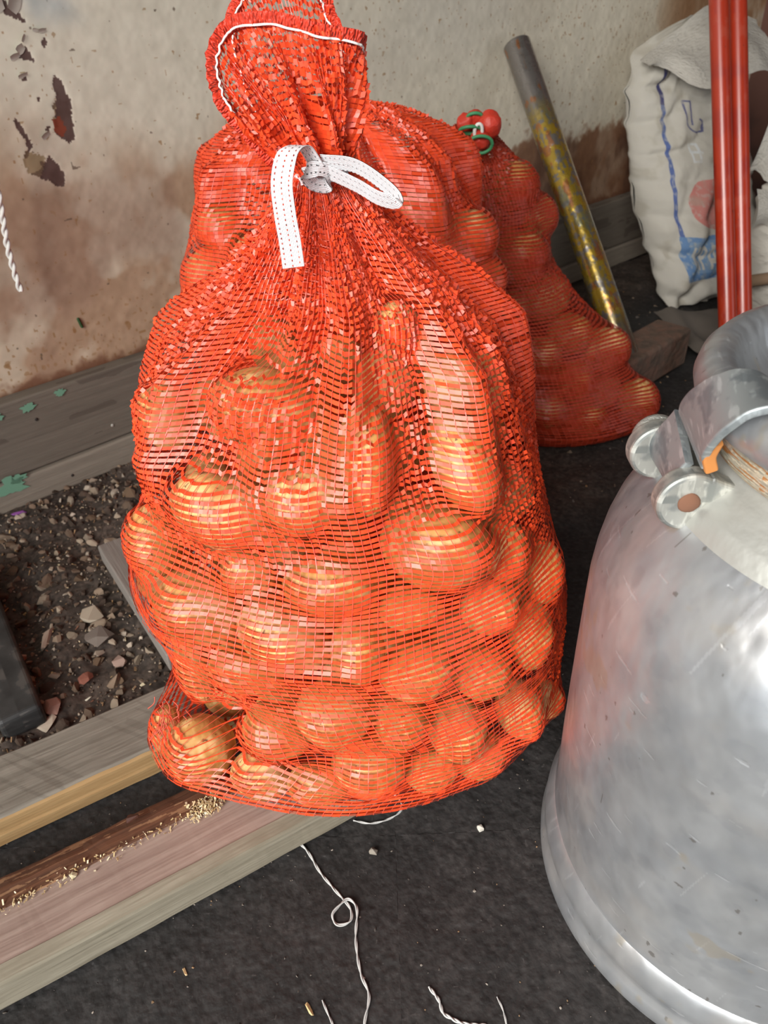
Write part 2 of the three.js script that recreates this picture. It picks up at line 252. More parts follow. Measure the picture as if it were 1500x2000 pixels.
// floor: packed dark earth, crumbly soil behind the planks on the left
const soilMask = (x, z) => { const d = (x + 0.412) * 0.51 + (z + 0.47) * 0.86, wall = (x + 0.651) * 0.649 + (z + 1.084) * 0.761; return smoothstep(-d, 0.05, 0.12) * smoothstep(wall, 0.0, 0.03) * (1 - smoothstep(x, 0.25, 0.5) * smoothstep(wall, 0.12, 0.3)); };
const floorY = (x, z) => { const s = soilMask(x, z); return (fbm(x * 9, z * 9, 4, 3) - 0.5) * 0.006 + (fbm(x * 60, z * 60, 2, 3) - 0.5) * 0.0022 * (1 + s * 2.2) + s * ((fbm(x * 7, z * 7, 9, 3) - 0.4) * 0.035 + (fbm(x * 40, z * 40, 6, 2) - 0.5) * 0.012) - 0.003; };
{
  const nx = 380, nz = 360, p = [], c = [], uv = [], idx = [];
  for (let j = 0; j <= nz; j++) for (let i = 0; i <= nx; i++) {
    const x = -1.9 + 4.2 * i / nx, z = 0.7 - 3.7 * j / nz, s = soilMask(x, z); p.push(x, floorY(x, z), z); uv.push(x, z);
    const n = fbm(x * 16, z * 16, 33, 4), k = fbm(x * 80, z * 80, 8, 2), e = (a, b) => lerp(a, b, clamp(n * 0.7 + k * 0.5 - 0.1, 0, 1));
    c.push(lerp(e(0.026, 0.056), e(0.07, 0.19), s), lerp(e(0.024, 0.05), e(0.052, 0.14), s), lerp(e(0.024, 0.048), e(0.042, 0.11), s));
  }
  for (let j = 0; j < nz; j++) for (let i = 0; i < nx; i++) { const a = j * (nx + 1) + i; idx.push(a, a + 1, a + nx + 1, a + 1, a + nx + 2, a + nx + 1); }
  const g = new THREE.BufferGeometry(); g.setAttribute('position', new THREE.Float32BufferAttribute(p, 3)); g.setAttribute('uv', new THREE.Float32BufferAttribute(uv, 2)); g.setAttribute('color', new THREE.Float32BufferAttribute(c, 3)); g.setIndex(idx); g.computeVertexNormals();
  M.floor = std({ vertexColors: true, roughness: 0.75, map: tex(1024, 1024, (u, v, o) => { const n = fbm(u * 90, v * 90, 5, 3), m = fbm(u * 22, v * 22, 7, 4); const k = 150 + 150 * (n - 0.35) + 60 * (m - 0.5); o[0] = o[1] = o[2] = k; if (noise(u * 150, v * 150, 3) > 0.94) { o[0] = o[1] = o[2] = 250; } }, true, [2.2, 2.2]), bumpMap: grey(1024, 1024, (u, v) => fbm(u * 70, v * 70, 5, 4), [2.2, 2.2]), bumpScale: 0.0014 });
  const fl = structure('floor', g, M.floor);
  const under = new THREE.BoxGeometry(4.2, 0.06, 3.7); under.translate(0.2, -0.075, -1.15);
  part(fl, 'ground_slab', under, std({ color: 0x2a2624, roughness: 1 }));
}
// ---------- potatoes ----------
const potatoSkins = [[212, 166, 100], [204, 154, 86], [218, 176, 112], [194, 144, 80]].map((c, k) => std({
  roughness: 0.55, bumpScale: 0.0015, bumpMap: grey(256, 128, (u, v) => fbm(u * 24, v * 12, k + 2, 4)),
  map: tex(256, 128, (u, v, o) => { o[0] = c[0]; o[1] = c[1]; o[2] = c[2]; const U = Math.abs(u - 0.5) * 2, n = fbm(U * 12, v * 9, k * 3 + 1, 4); mix3(o, [178, 128, 72], smoothstep(n, 0.5, 0.72) * 0.6); mix3(o, [236, 208, 158], below(n, 0.3, 0.5) * 0.5); if (noise(U * 34, v * 30, k + 20) > 0.93) mix3(o, [92, 60, 38], 0.75); }),
}));
const potatoShapes = [1, 2, 3, 4, 5].map((s) => {
  const g = new THREE.SphereGeometry(1, 36, 24), p = g.attributes.position, q = V();
  for (let i = 0; i < p.count; i++) { q.fromBufferAttribute(p, i); const n = 1 + 0.22 * (fbm(q.x * 0.9 + s * 7, q.y * 0.9 + 3, q.z * 0.9 + 11, 2) - 0.5) + 0.05 * (fbm(q.x * 3 + s, q.y * 3, q.z * 3 + 5, 2) - 0.5); q.multiplyScalar(n * 0.98); p.setXYZ(i, q.x, q.y, q.z); }
  g.computeVertexNormals(); return g;
});
let potatoCount = 0;
function potato(label, at, size, rot, group) {
  const k = potatoCount++, m = shade(new THREE.Mesh(potatoShapes[k % 5], potatoSkins[(k * 7 + (k >> 2)) % 4]));
  m.name = numbered('potato'); m.position.set(...at); m.scale.set(...size); m.rotation.set(...rot); scene.add(m); tag(m, label, 'potato', group);
  m.updateMatrix(); return { m, inv: m.matrix.clone().invert(), at: V(...at), r: Math.max(...size) };
}
// ---------- net sacks ----------
const hullAt = (H, h) => ({ x: interp(H.hs, H.xc, h), w: interp(H.hs, H.hw, h), z: interp(H.hs, H.zc, h) });
function fillers(H, list, n, seed, label, group, rmin, rmax) {      // potatoes of the pack that show through the net only as a dim back layer
  const r = rng(seed), out = [];
  for (let t = 0; t < 9000 && out.length < n; t++) {
    const rad = lerp(rmin, rmax, r()), h = lerp(H.base + rad, H.top, r()), a = r() * 6.283, q = Math.sqrt(r()), c = hullAt(H, h), f = Math.max(0, 1 - rad * 1.3 / c.w), f2 = Math.max(0, 1 - rad * 1.3 / (c.w * H.kz));
    const p = V(c.x + Math.cos(a) * q * f * c.w, h, c.z + Math.sin(a) * q * f2 * c.w * H.kz), A = 1 + 0.25 * r();
    let ok = true; for (const o of [...list, ...out]) if (o.at.distanceTo(p) < rad * 1.16 + (o.mean ? o.mean * 1.16 : o.r * 0.95)) { ok = false; break; }
    if (!ok) continue;
    const k = potato(label, [p.x, p.y, p.z], [rad * A, rad, rad * 0.95], [r() * 3, r() * 3, r() * 3], group); k.mean = rad; k.r = rad; out.push(k);
  }
  return out;
}
function exitFactor(P, o, d) {                                    // farthest crossing of the ray o + f d with a swollen potato
  let best = 0; const a = V(), b = V();
  for (const q of P) {
    a.copy(o).applyMatrix4(q.inv).divideScalar(q.swell); b.copy(d).transformDirection(q.inv);
    const e = q.inv.elements, D = V(e[0] * d.x + e[4] * d.y + e[8] * d.z, e[1] * d.x + e[5] * d.y + e[9] * d.z, e[2] * d.x + e[6] * d.y + e[10] * d.z).divideScalar(q.swell);
    const A = D.dot(D), B = a.dot(D), C = a.dot(a) - 1, disc = B * B - A * C; if (disc > 0) { const f = (-B + Math.sqrt(disc)) / A; if (f > best) best = f; }
  }
  return best;
}
// the woven net over a grid of nodes: flat tapes across (one quad per half cell, each with its own slight tilt) and thin threads along
function weave(N, rows, cols, closed, o) {
  const r = rng(o.seed), tp = [], tc = [], hp = [], at = (i, j) => N[i * cols + (closed ? (j + cols) % cols : Math.min(cols - 1, Math.max(0, j)))];
  const nr = [], a = V(), b = V();
  for (let i = 0; i < rows; i++) for (let j = 0; j < cols; j++) { a.subVectors(at(i, j + 1), at(i, j - 1)); b.subVectors(at(Math.min(rows - 1, i + 1), j), at(Math.max(0, i - 1), j)); nr.push(V().crossVectors(b, a).normalize()); }
  const nat = (i, j) => nr[i * cols + (closed ? (j + cols) % cols : Math.min(cols - 1, Math.max(0, j)))];
  const quad = (arr, A, B, C, D) => { arr.push(A.x, A.y, A.z, B.x, B.y, B.z, C.x, C.y, C.z, A.x, A.y, A.z, C.x, C.y, C.z, D.x, D.y, D.z); };
  const w2 = o.tape / 2, t = V(), up = V(), mid = V(), n = V(), E = [V(), V(), V(), V()], c0 = V(), c1 = V(), c2 = V();
  for (let i = 0; i < rows; i++) {
    const rowTilt = (r() - 0.5) * o.tilt;
    for (let j = 0; j < (closed ? cols : cols - 1); j++) {
      const p = at(i, j), q = at(i, j + 1); if (o.skip && o.skip(p, i, j)) continue;
      const L = p.distanceTo(q), slack = o.cell * 0.97 > L ? Math.sqrt(o.cell * o.cell - L * L) / 2 : 0;
      const up0 = V().subVectors(at(Math.min(rows - 1, i + 1), j), at(Math.max(0, i - 1), j)), gap = up0.length() / (i && i < rows - 1 ? 2 : 1); up0.normalize();
      n.addVectors(nat(i, j), nat(i, j + 1)).normalize(); t.subVectors(q, p).normalize();
      const ph = noise(j * 0.47, i * 0.21, o.seed) - 0.5, buck = clamp(slack, 0, o.buckle) * (ph > 0 ? 1 : -0.55) * (0.4 + 0.9 * r()), sl = (r() - 0.5) * Math.min(1, slack / 0.002) * gap * o.slip;
      mid.addVectors(p, q).multiplyScalar(0.5);
      { const pm = at(i, j - 1), qm = at(i, j + 2); mid.addScaledVector(p, 0.125).addScaledVector(q, 0.125).addScaledVector(pm, -0.125).addScaledVector(qm, -0.125); }
      mid.addScaledVector(n, buck).addScaledVector(up0, sl);
      const crush = Math.min(1, Math.max(0, slack - 0.0006) / 0.0024), tl = rowTilt + (r() - 0.5) * o.tilt * (1 + 2.6 * crush), ww = w2 * (1 + 0.3 * crush * (r() - 0.3));
      for (const s of [0, 1]) {
        const A = s ? mid : p, B = s ? q : mid, k = tl + (s ? 0.5 : -0.5) * (r() - 0.5) * o.tilt * crush;
        up.copy(up0).multiplyScalar(Math.cos(k)).addScaledVector(n, Math.sin(k));
        const ka = s ? 1 : 1, lift = 0.00025;
        E[0].copy(A).addScaledVector(up, -ww * ka).addScaledVector(n, lift); E[1].copy(B).addScaledVector(up, -ww).addScaledVector(n, lift); E[2].copy(B).addScaledVector(up, ww).addScaledVector(n, lift); E[3].copy(A).addScaledVector(up, ww * ka).addScaledVector(n, lift);
        quad(tp, E[0], E[1], E[2], E[3]);
        const cc = 0.82 + 0.36 * r(); for (let m = 0; m < 6; m++) tc.push(Math.min(1, cc), cc * (0.85 + 0.3 * r()), cc);
      }
    }
  }
  for (let j = 0; j < cols; j++) for (let i = 0; i < rows - 1; i++) {
    const p = at(i, j), q = at(i + 1, j); t.subVectors(at(i, j + 1), p).normalize(); const l = (i + j) % 2 ? 0.0008 : 0.0002, l2 = (i + j) % 2 ? 0.0002 : 0.0008;
    c0.copy(p).addScaledVector(nat(i, j), l2 + 0.0003); c1.copy(q).addScaledVector(nat(i + 1, j), l + 0.0003);
    E[0].copy(c0).addScaledVector(t, -o.thread / 2); E[1].copy(c0).addScaledVector(t, o.thread / 2); E[2].copy(c1).addScaledVector(t, o.thread / 2); E[3].copy(c1).addScaledVector(t, -o.thread / 2);
    quad(hp, E[0], E[1], E[2], E[3]);
  }
  const mk = (x, col) => { const g = new THREE.BufferGeometry(); g.setAttribute('position', new THREE.Float32BufferAttribute(x, 3)); if (col) g.setAttribute('color', new THREE.Float32BufferAttribute(col, 3)); g.computeVertexNormals(); return g; };
  return { tapes: mk(tp, tc), threads: mk(hp) };
}
function sackNodes(H, P, o) {
  // profile along a meridian: share of the hull radius and height
  const prof = [[0.02, H.base], [0.5, H.base], [0.86, H.base + 0.001], [0.955, H.base + 0.006], [0.99, H.base + 0.018], [1, H.base + 0.04]];
  const hTop = H.hs[H.hs.length - 1]; for (let h = H.base + 0.05; h < hTop; h += 0.008) prof.push([1, h]); prof.push([1, hTop]);
  const len = [0]; for (let k = 1; k < prof.length; k++) { const a = hullAt(H, prof[k - 1][1]).w * prof[k - 1][0], b = hullAt(H, prof[k][1]).w * prof[k][0]; len.push(len[k - 1] + Math.hypot(a - b, prof[k][1] - prof[k - 1][1])); }
  const total = len[len.length - 1], rows = Math.round(total / o.pitch), cols = o.cols, f = new Float32Array(rows * cols), ob = new Float32Array(rows * cols), rho = [], hh = [];
  P.forEach((q) => { q.swell = 1 + 0.0025 / (q.mean || q.r * 0.8); });
  for (let i = 0; i < rows; i++) { const s = total * i / (rows - 1); rho.push(interp(len, prof.map((q) => q[0]), s)); hh.push(interp(len, prof.map((q) => q[1]), s)); }
  const side = rho.findIndex((q) => q >= 0.99), O = V(), D = V();
  for (let i = side; i < rows; i++) { const c = hullAt(H, hh[i]); for (let j = 0; j < cols; j++) { const a = j / cols * 2 * Math.PI; O.set(c.x, hh[i], c.z); D.set(Math.cos(a) * c.w, 0, Math.sin(a) * c.w * H.kz); ob[i * cols + j] = hh[i] < H.top + 0.12 ? Math.min(3, exitFactor(P, O, D)) : 0; f[i * cols + j] = Math.max(ob[i * cols + j], o.slack); } }
  const fold = (i, j) => { const a = j / cols * 2 * Math.PI, h = hh[i], k = smoothstep(h, H.foldLow, H.foldHigh); return k * H.foldAmp * (0.5 * Math.cos(a * 7 + 1 + 2 * noise(h * 9, 1, 3)) + 0.32 * Math.cos(a * 12 + 2.2) + 0.3 * Math.cos(a * 19 + 0.6 + 3 * noise(h * 12, 5, 2)) + 0.25 * (noise(a * 5, h * 14, 9) - 0.5)); };
  for (let it = 0; it < o.relax; it++) for (let i = side; i < rows - 1; i++) for (let j = 0; j < cols; j++) {
    const k = i * cols + j, u = f[(i + 1) * cols + j], d = f[Math.max(side, i - 1) * cols + j], l = f[i * cols + (j + cols - 1) % cols], q = f[i * cols + (j + 1) % cols];
    let v = (u + d) * 0.22 + (l + q) * 0.28; v += (o.slack + fold(i, j) - v) * lerp(o.anchor, 0.3, Math.max(smoothstep(hh[i], H.foldLow, H.foldHigh), H.pinch ? smoothstep(-Math.cos(j / cols * 2 * Math.PI), 0.4, 0.75) * smoothstep(hh[i], 0.1, 0.118) * (1 - smoothstep(hh[i], 0.165, 0.2)) : 0)); f[k] = Math.max(v, ob[k] * 1.0);
  }
  const N = [];
  for (let i = 0; i < rows; i++) { const c = hullAt(H, hh[i]); for (let j = 0; j < cols; j++) { const a = j / cols * 2 * Math.PI, ff = i < side ? rho[i] * lerp(o.slack, f[side * cols + j], smoothstep(rho[i], 0.6, 1)) : f[i * cols + j] * Math.max(rho[i], 0.99); N.push(V(c.x + Math.cos(a) * c.w * ff, hh[i] + (i > side ? 0.0016 * (noise(i * 0.4, j * 0.23, 5) - 0.5) : 0), c.z + Math.sin(a) * c.w * H.kz * ff)); } }
  return { N, rows, cols };
}
const HA = { hs: [0.04, 0.075, 0.115, 0.15, 0.195, 0.25, 0.34, 0.41, 0.476, 0.52, 0.56, 0.585, 0.605], xc: [-0.035, -0.032, -0.002, -0.002, -0.02, -0.045, -0.037, -0.047, -0.038, -0.03, -0.034, -0.038, -0.041], hw: [0.215, 0.222, 0.2, 0.202, 0.217, 0.222, 0.197, 0.187, 0.152, 0.1, 0.058, 0.034, 0.021], zc: [-0.645], kz: 0.9, base: 0.051, top: 0.44, pinch: true, foldLow: 0.27, foldHigh: 0.54, foldAmp: 0.21 };
const HB = { hs: [0.03, 0.15, 0.3, 0.39, 0.46, 0.533, 0.56, 0.58, 0.59], xc: [-0.053], hw: [0.2, 0.215, 0.222, 0.222, 0.2, 0.165, 0.13, 0.08, 0.02], zc: [-1.1], kz: 0.85, base: 0.006, top: 0.4, foldLow: 0.4, foldHigh: 0.55, foldAmp: 0.24 };
const HC = { hs: [0.03, 0.07, 0.164, 0.254, 0.345, 0.378, 0.45, 0.484, 0.5, 0.515], xc: [0.33, 0.31, 0.28, 0.21, 0.16, 0.16, 0.15, 0.15, 0.16, 0.165], hw: [0.19, 0.167, 0.154, 0.13, 0.116, 0.126, 0.1, 0.06, 0.03, 0.014], zc: [-1.33, -1.33, -1.34, -1.36, -1.4, -1.42, -1.43, -1.42, -1.4, -1.38], kz: 0.8, base: 0.006, top: 0.38, foldLow: 0.4, foldHigh: 0.5, foldAmp: 0.12 };
const POTA = [
  ['orange potato bulging from the upper left shoulder of the front net sack', [-0.176, 0.437, -0.565], [0.024, 0.029, 0.024], [-0.50, 0.27, 0.31]],
  ['broad flattish potato high in the front net sack, left of its middle fold', [-0.083, 0.457, -0.534], [0.048, 0.032, 0.036], [-0.49, 0.14, -0.24]],
  ['topmost potato of the front net sack, half hidden in the folds below the tie', [0.015, 0.499, -0.576], [0.020, 0.025, 0.020], [-0.40, -0.02, 0.14]],
  ['long yellow potato standing upright in the middle of the front net sack', [-0.012, 0.426, -0.511], [0.023, 0.046, 0.029], [-0.55, 0.02, 0.03]],
  ['long tilted potato right of the upright yellow one in the front net sack', [0.066, 0.403, -0.532], [0.027, 0.044, 0.031], [-0.57, -0.10, 0.40]],
  ['roundish potato under the right hand folds of the front net sack', [0.057, 0.463, -0.560], [0.024, 0.024, 0.022], [-0.46, -0.09, -0.03]],
  ['biggest potato of the front net sack, a pale lump with small dark eyes', [0.043, 0.336, -0.508], [0.050, 0.037, 0.039], [-0.68, -0.07, -0.24]],
  ['medium potato left of the biggest one in the front net sack', [-0.063, 0.396, -0.499], [0.033, 0.029, 0.028], [-0.61, 0.10, -0.04]],
  ['large oblong potato with pink glints on the left flank of the front net sack', [-0.129, 0.377, -0.515], [0.048, 0.032, 0.035], [-0.62, 0.20, -0.35]],
  ['potato pushing out the left edge of the front net sack at half height', [-0.210, 0.313, -0.559], [0.026, 0.034, 0.027], [-0.66, 0.29, 0.14]],
  ['small bright potato below the large oblong one on the left flank', [-0.117, 0.323, -0.500], [0.024, 0.021, 0.020], [-0.70, 0.18, -0.38]],
  ['wide potato in the very centre of the front net sack', [-0.045, 0.317, -0.484], [0.043, 0.026, 0.030], [-0.72, 0.07, -0.12]],
  ['large potato on the lower left flank of the front net sack', [-0.168, 0.273, -0.513], [0.044, 0.036, 0.036], [-0.74, 0.24, -0.42]],
  ['slanting oblong potato with a scuffed spot, low in the front net sack', [-0.091, 0.265, -0.480], [0.045, 0.030, 0.033], [-0.78, 0.13, -0.52]],
  ['egg shaped potato standing right of the slanting oblong one', [-0.027, 0.260, -0.464], [0.024, 0.029, 0.024], [-0.81, 0.04, 0.11]],
  ['small potato tucked right below the biggest one', [0.019, 0.286, -0.486], [0.028, 0.020, 0.021], [-0.75, -0.03, -0.03]],
  ['pale oval potato low in the front net sack beside the egg shaped one', [0.024, 0.226, -0.470], [0.036, 0.027, 0.028], [-0.83, -0.04, 0.18]],
  ['round pale potato low on the right side of the front net sack', [0.085, 0.199, -0.491], [0.028, 0.026, 0.024], [-0.84, -0.12, 0.23]],
  ['shaded potato on the right flank of the front net sack, below the biggest one', [0.092, 0.260, -0.514], [0.028, 0.026, 0.024], [-0.75, -0.13, 0.49]],
  ['tall shaded potato near the right edge of the front net sack', [0.138, 0.200, -0.536], [0.022, 0.035, 0.025], [-0.79, -0.18, -0.12]],
  ['flat potato above the loose corner of the front net sack', [-0.129, 0.226, -0.476], [0.035, 0.020, 0.024], [-0.83, 0.18, -0.30]],
  ['dull orange potato in the lower middle of the front net sack', [-0.052, 0.182, -0.463], [0.037, 0.032, 0.031], [-0.88, 0.07, -0.03]],
  ['bright round potato in the lower middle of the front net sack', [0.009, 0.167, -0.462], [0.026, 0.026, 0.024], [-0.90, -0.01, -0.03]],
  ['potato right of the bright round one near the bottom', [0.063, 0.134, -0.480], [0.030, 0.032, 0.028], [-0.91, -0.08, 0.14]],
  ['potato with a dark eye at the lower right edge of the front net sack', [0.130, 0.114, -0.517], [0.024, 0.032, 0.025], [-0.88, -0.16, 0.23]],
  ['potato near the bottom, above the two small lowest left ones', [-0.109, 0.151, -0.471], [0.034, 0.028, 0.028], [-0.90, 0.14, -0.38]],
  ['bare yellow potato showing through the tear at the lower left of the net', [-0.179, 0.215, -0.495], [0.017, 0.032, 0.021], [-0.82, 0.24, 0.35]],
  ['potato caught in the loose lower left corner of the front net sack', [-0.238, 0.079, -0.534], [0.018, 0.027, 0.020], [-0.89, 0.27, 0.05]],
  ['glossy potato at the lowest left of the front net sack beside its corner', [-0.196, 0.088, -0.502], [0.036, 0.037, 0.033], [-0.92, 0.23, -0.21]],
  ['small potato on the bottom, second from the left in the lowest row', [-0.133, 0.080, -0.474], [0.031, 0.025, 0.025], [-0.95, 0.16, -0.30]],
  ['small potato on the bottom right above the edge of the front plank', [-0.075, 0.083, -0.458], [0.031, 0.022, 0.024], [-0.96, 0.09, -0.12]],
  ['broad striped looking potato in the lowest row of the front net sack', [-0.022, 0.114, -0.457], [0.038, 0.030, 0.030], [-0.94, 0.03, -0.10]],
  ['flattened orange potato at the bottom, right of the broad one', [0.037, 0.089, -0.466], [0.028, 0.022, 0.023], [-0.95, -0.05, 0.14]],
  ['rightmost potato of the lowest row in the front net sack', [0.088, 0.081, -0.487], [0.029, 0.024, 0.024], [-0.94, -0.11, 0.23]],
  ['potato in the lower right corner of the net, next to the metal can', [0.167, 0.077, -0.559], [0.021, 0.022, 0.019], [-0.87, -0.19, 0.14]],
  ['shaded potato bulging from the right edge of the front net sack at half height', [0.152, 0.255, -0.566], [0.018, 0.033, 0.022], [-0.71, -0.20, -0.04]],
  ['shaded potato right of the biggest one', [0.106, 0.307, -0.536], [0.022, 0.028, 0.022], [-0.68, -0.15, -0.04]],
];
const POTB = [
  ['large orange potato at the left edge of the sack behind, lower of two', [-0.214, 0.398, -1.010], [0.040, 0.043, 0.037], [-0.33, 0.20, 0.14]],
  ['smaller orange potato above the large one at the left edge of the sack behind', [-0.192, 0.467, -1.003], [0.032, 0.032, 0.029], [-0.27, 0.18, 0.23]],
  ['yellow potato of the sack behind, right of the two at its left edge', [-0.148, 0.438, -0.964], [0.030, 0.028, 0.026], [-0.31, 0.15, -0.03]],
  ['brownish potato at the right edge of the sack behind', [0.120, 0.433, -1.036], [0.041, 0.038, 0.036], [-0.29, -0.11, 0.14]],
  ['low potato of the sack behind, just above the front sack on the right', [0.151, 0.375, -1.039], [0.026, 0.029, 0.025], [-0.34, -0.14, -0.03]],
  ['upper potato of the sack behind, right of the white tie', [0.062, 0.471, -1.017], [0.036, 0.030, 0.030], [-0.26, -0.06, -0.03]],
  ['lowest visible potato at the left edge of the sack behind', [-0.248, 0.340, -1.024], [0.026, 0.033, 0.026], [-0.37, 0.22, -0.03]],
];
const POTC = [
  ['topmost potato in the dark red sack, under its knot', [0.242, 0.406, -1.396], [0.041, 0.043, 0.038], [-0.24, -0.17, -0.03]],
  ['upper right potato of the dark red sack, below the topmost', [0.292, 0.353, -1.416], [0.033, 0.038, 0.032], [-0.26, -0.19, 0.32]],
  ['potato at the waist of the dark red sack', [0.250, 0.305, -1.342], [0.051, 0.046, 0.043], [-0.32, -0.18, -0.03]],
  ['potato below the waist of the dark red sack on its right edge', [0.300, 0.226, -1.353], [0.049, 0.046, 0.043], [-0.37, -0.20, 0.23]],
  ['potato of the dark red sack beside the front sack edge', [0.226, 0.227, -1.286], [0.041, 0.041, 0.037], [-0.38, -0.16, -0.03]],
  ['potato with a pale fleck in the middle of the dark red sack', [0.341, 0.179, -1.296], [0.042, 0.037, 0.036], [-0.41, -0.23, -0.03]],
  ['potato high on the lower right bulge of the dark red sack', [0.412, 0.141, -1.309], [0.045, 0.043, 0.040], [-0.44, -0.27, 0.14]],
  ['glowing orange potato in the lower middle of the dark red sack', [0.350, 0.110, -1.251], [0.038, 0.038, 0.034], [-0.47, -0.24, -0.04]],
  ['small potato right of the glowing one in the dark red sack', [0.405, 0.068, -1.283], [0.036, 0.036, 0.033], [-0.48, -0.28, -0.04]],
  ['rightmost potato of the dark red sack, near the floor', [0.478, 0.050, -1.279], [0.039, 0.044, 0.038], [-0.51, -0.31, 0.31]],
  ['lowest potato of the dark red sack, under the glowing one', [0.370, 0.044, -1.227], [0.041, 0.036, 0.035], [-0.52, -0.26, -0.04]],
  ['low potato of the dark red sack next to the front sack', [0.298, 0.066, -1.219], [0.036, 0.038, 0.033], [-0.50, -0.21, -0.04]],
  ['dim potato of the dark red sack left of the flecked one', [0.289, 0.157, -1.250], [0.035, 0.037, 0.032], [-0.43, -0.21, -0.03]],
];
const gA = 'potatoes in the front net sack', gB = 'potatoes in the net sack behind', gC = 'potatoes in the dark red net sack';
const pa = POTA.map((q) => potato(q[0], q[1], q[2], q[3], gA)), pb = POTB.map((q) => potato(q[0], q[1], q[2], q[3], gB)), pc = POTC.map((q) => potato(q[0], q[1], q[2], q[3], gC));
pa.push(...fillers(HA, pa, 62, 5, 'dim potato deep in the front net sack, behind the outer layer', 'inner potatoes of the front net sack', 0.024, 0.036));
pb.push(...fillers(HB, pb, 46, 6, 'dim potato inside the net sack behind, under its outer layer', 'inner potatoes of the net sack behind', 0.028, 0.042));
pc.push(...fillers(HC, pc, 34, 7, 'dim potato inside the dark red net sack, under its outer layer', 'inner potatoes of the dark red net sack', 0.022, 0.034));
const weaveOpt = { tape: 0.0034, thread: 0.0007, cell: 0.0069, buckle: 0.003, tilt: 0.4, slip: 0.8 };
const sackA = thing('net_sack', [-0.04, 0.05, -0.645], 'front orange-red net sack of potatoes tied with a white ribbon, standing on planks', 'sack', 'net sacks of potatoes');
{ const s = sackNodes(HA, pa, { pitch: 0.0052, cols: 182, slack: 0.97, anchor: 0.006, relax: 220 }), w = weave(s.N, s.rows, s.cols, true, { ...weaveOpt, seed: 41, skip: (p, i) => Math.hypot((p.x + 0.2) * 1.0 + (p.y - 0.185) * 0.25, (p.y - 0.185) * 0.42, (p.z + 0.5) * 0.4) < 0.015 && i % 4 !== 0 }); part(sackA, 'woven_tape', w.tapes, M.net, null, 'stuff'); part(sackA, 'lengthwise_thread', w.threads, M.netThread, null, 'stuff'); }
// open mouth above the tie
const mouth = new THREE.CatmullRomCurve3([[-0.070, 0.609, -0.640], [-0.093, 0.638, -0.628], [-0.107, 0.661, -0.622], [-0.110, 0.686, -0.632], [-0.097, 0.703, -0.640], [-0.065, 0.707, -0.630], [-0.034, 0.700, -0.622], [-0.004, 0.693, -0.630], [-0.012, 0.679, -0.668], [-0.026, 0.701, -0.690], [-0.033, 0.718, -0.700], [-0.059, 0.727, -0.705], [-0.086, 0.723, -0.700], [-0.102, 0.703, -0.690], [-0.099, 0.664, -0.680], [-0.073, 0.616, -0.660]].map((q) => V(...q)), true, 'centripetal');
{
  const cols = 150, rows = 28, N = [];
  for (let i = 0; i < rows; i++) for (let j = 0; j < cols; j++) {
    const t = j / cols, m = mouth.getPoint(t), s = i / (rows - 1), a = Math.PI - t * 2 * Math.PI, rr = 0.019 * (1 + 0.2 * Math.cos(a * 9)), q = V(-0.041 + Math.cos(a) * rr, 0.602 + 0.01 * s, -0.645 - Math.sin(a) * -rr);
    const p = q.lerp(m, s * (0.55 + 0.45 * s)), k = 0.0065 * Math.sin(s * Math.PI) * (Math.sin(t * 6.283 * 11 + 1) + Math.sin(t * 6.283 * 17 + s * 3));
    p.x += k * Math.cos(a); p.z += k * Math.sin(a) + 0.003 * (noise(i * 0.5, j * 0.4, 8) - 0.5); p.y += 0.003 * (noise(i * 0.5, j * 0.4, 3) - 0.5); N.push(p);
  }
  const w = weave(N, rows, cols, true, { ...weaveOpt, cell: 0.007, seed: 43 }); part(sackA, 'open_mouth', w.tapes, M.net, 'ruffled open mouth of the sack above the tie', 'stuff'); part(sackA, 'mouth_thread', w.threads, M.netThread, null, 'stuff');
  const pts = [], sd = [], up = [], sp = [], rr = rng(3);
  for (let i = 0; i <= 170; i++) { const q = mouth.getPoint(i / 170), T = mouth.getTangent(i / 170), out = V(q.x + 0.055, 0, q.z + 0.66).normalize(), dn = V(0.041 + q.x, q.y - 0.6, q.z + 0.645).normalize(); dn.addScaledVector(T, -dn.dot(T)).normalize(); const jag = (rr() - 0.5) * 0.0022 + 0.002 * (noise(i * 0.21, 3, 4) - 0.5); q.addScaledVector(out, jag); pts.push(q); sd.push(dn); up.push(V().crossVectors(T, dn)); sp.push(q.clone().addScaledVector(dn, -0.002).addScaledVector(V().crossVectors(T, dn), 0.0032)); }
  part(sackA, 'folded_hem', sweep(pts, sd, up, [[0.0048, 0.0004], [0.002, 0.0014], [-0.003, 0.0011], [-0.0055, 0.0002], [-0.003, -0.0011], [0.002, -0.0014]], false), phys({ color: new THREE.Color(0.8, 0.05, 0.018), roughness: 0.5, transmission: 0.2, thickness: 0, bumpMap: grey(256, 64, (u, v) => noise(u * 90, v * 14, 3), [12, 30]), bumpScale: 0.003 }), 'doubled red hem of the sack mouth');
  for (const sgn of [1, -1]) part(sackA, 'stitching', strand(sp.map((q, i) => { const c = pts[i], d = V().subVectors(q, c), k = up[i].clone().multiplyScalar(sgn * 0.002 + 0.0011 * Math.sin(i * 0.8) * sgn); return [c.x + k.x - sd[i].x * 0.003, c.y + k.y - sd[i].y * 0.003, c.z + k.z - sd[i].z * 0.003]; }), 0.00085, 500, 0, 5), M.white, 'thick white thread stitched along the hem');
}
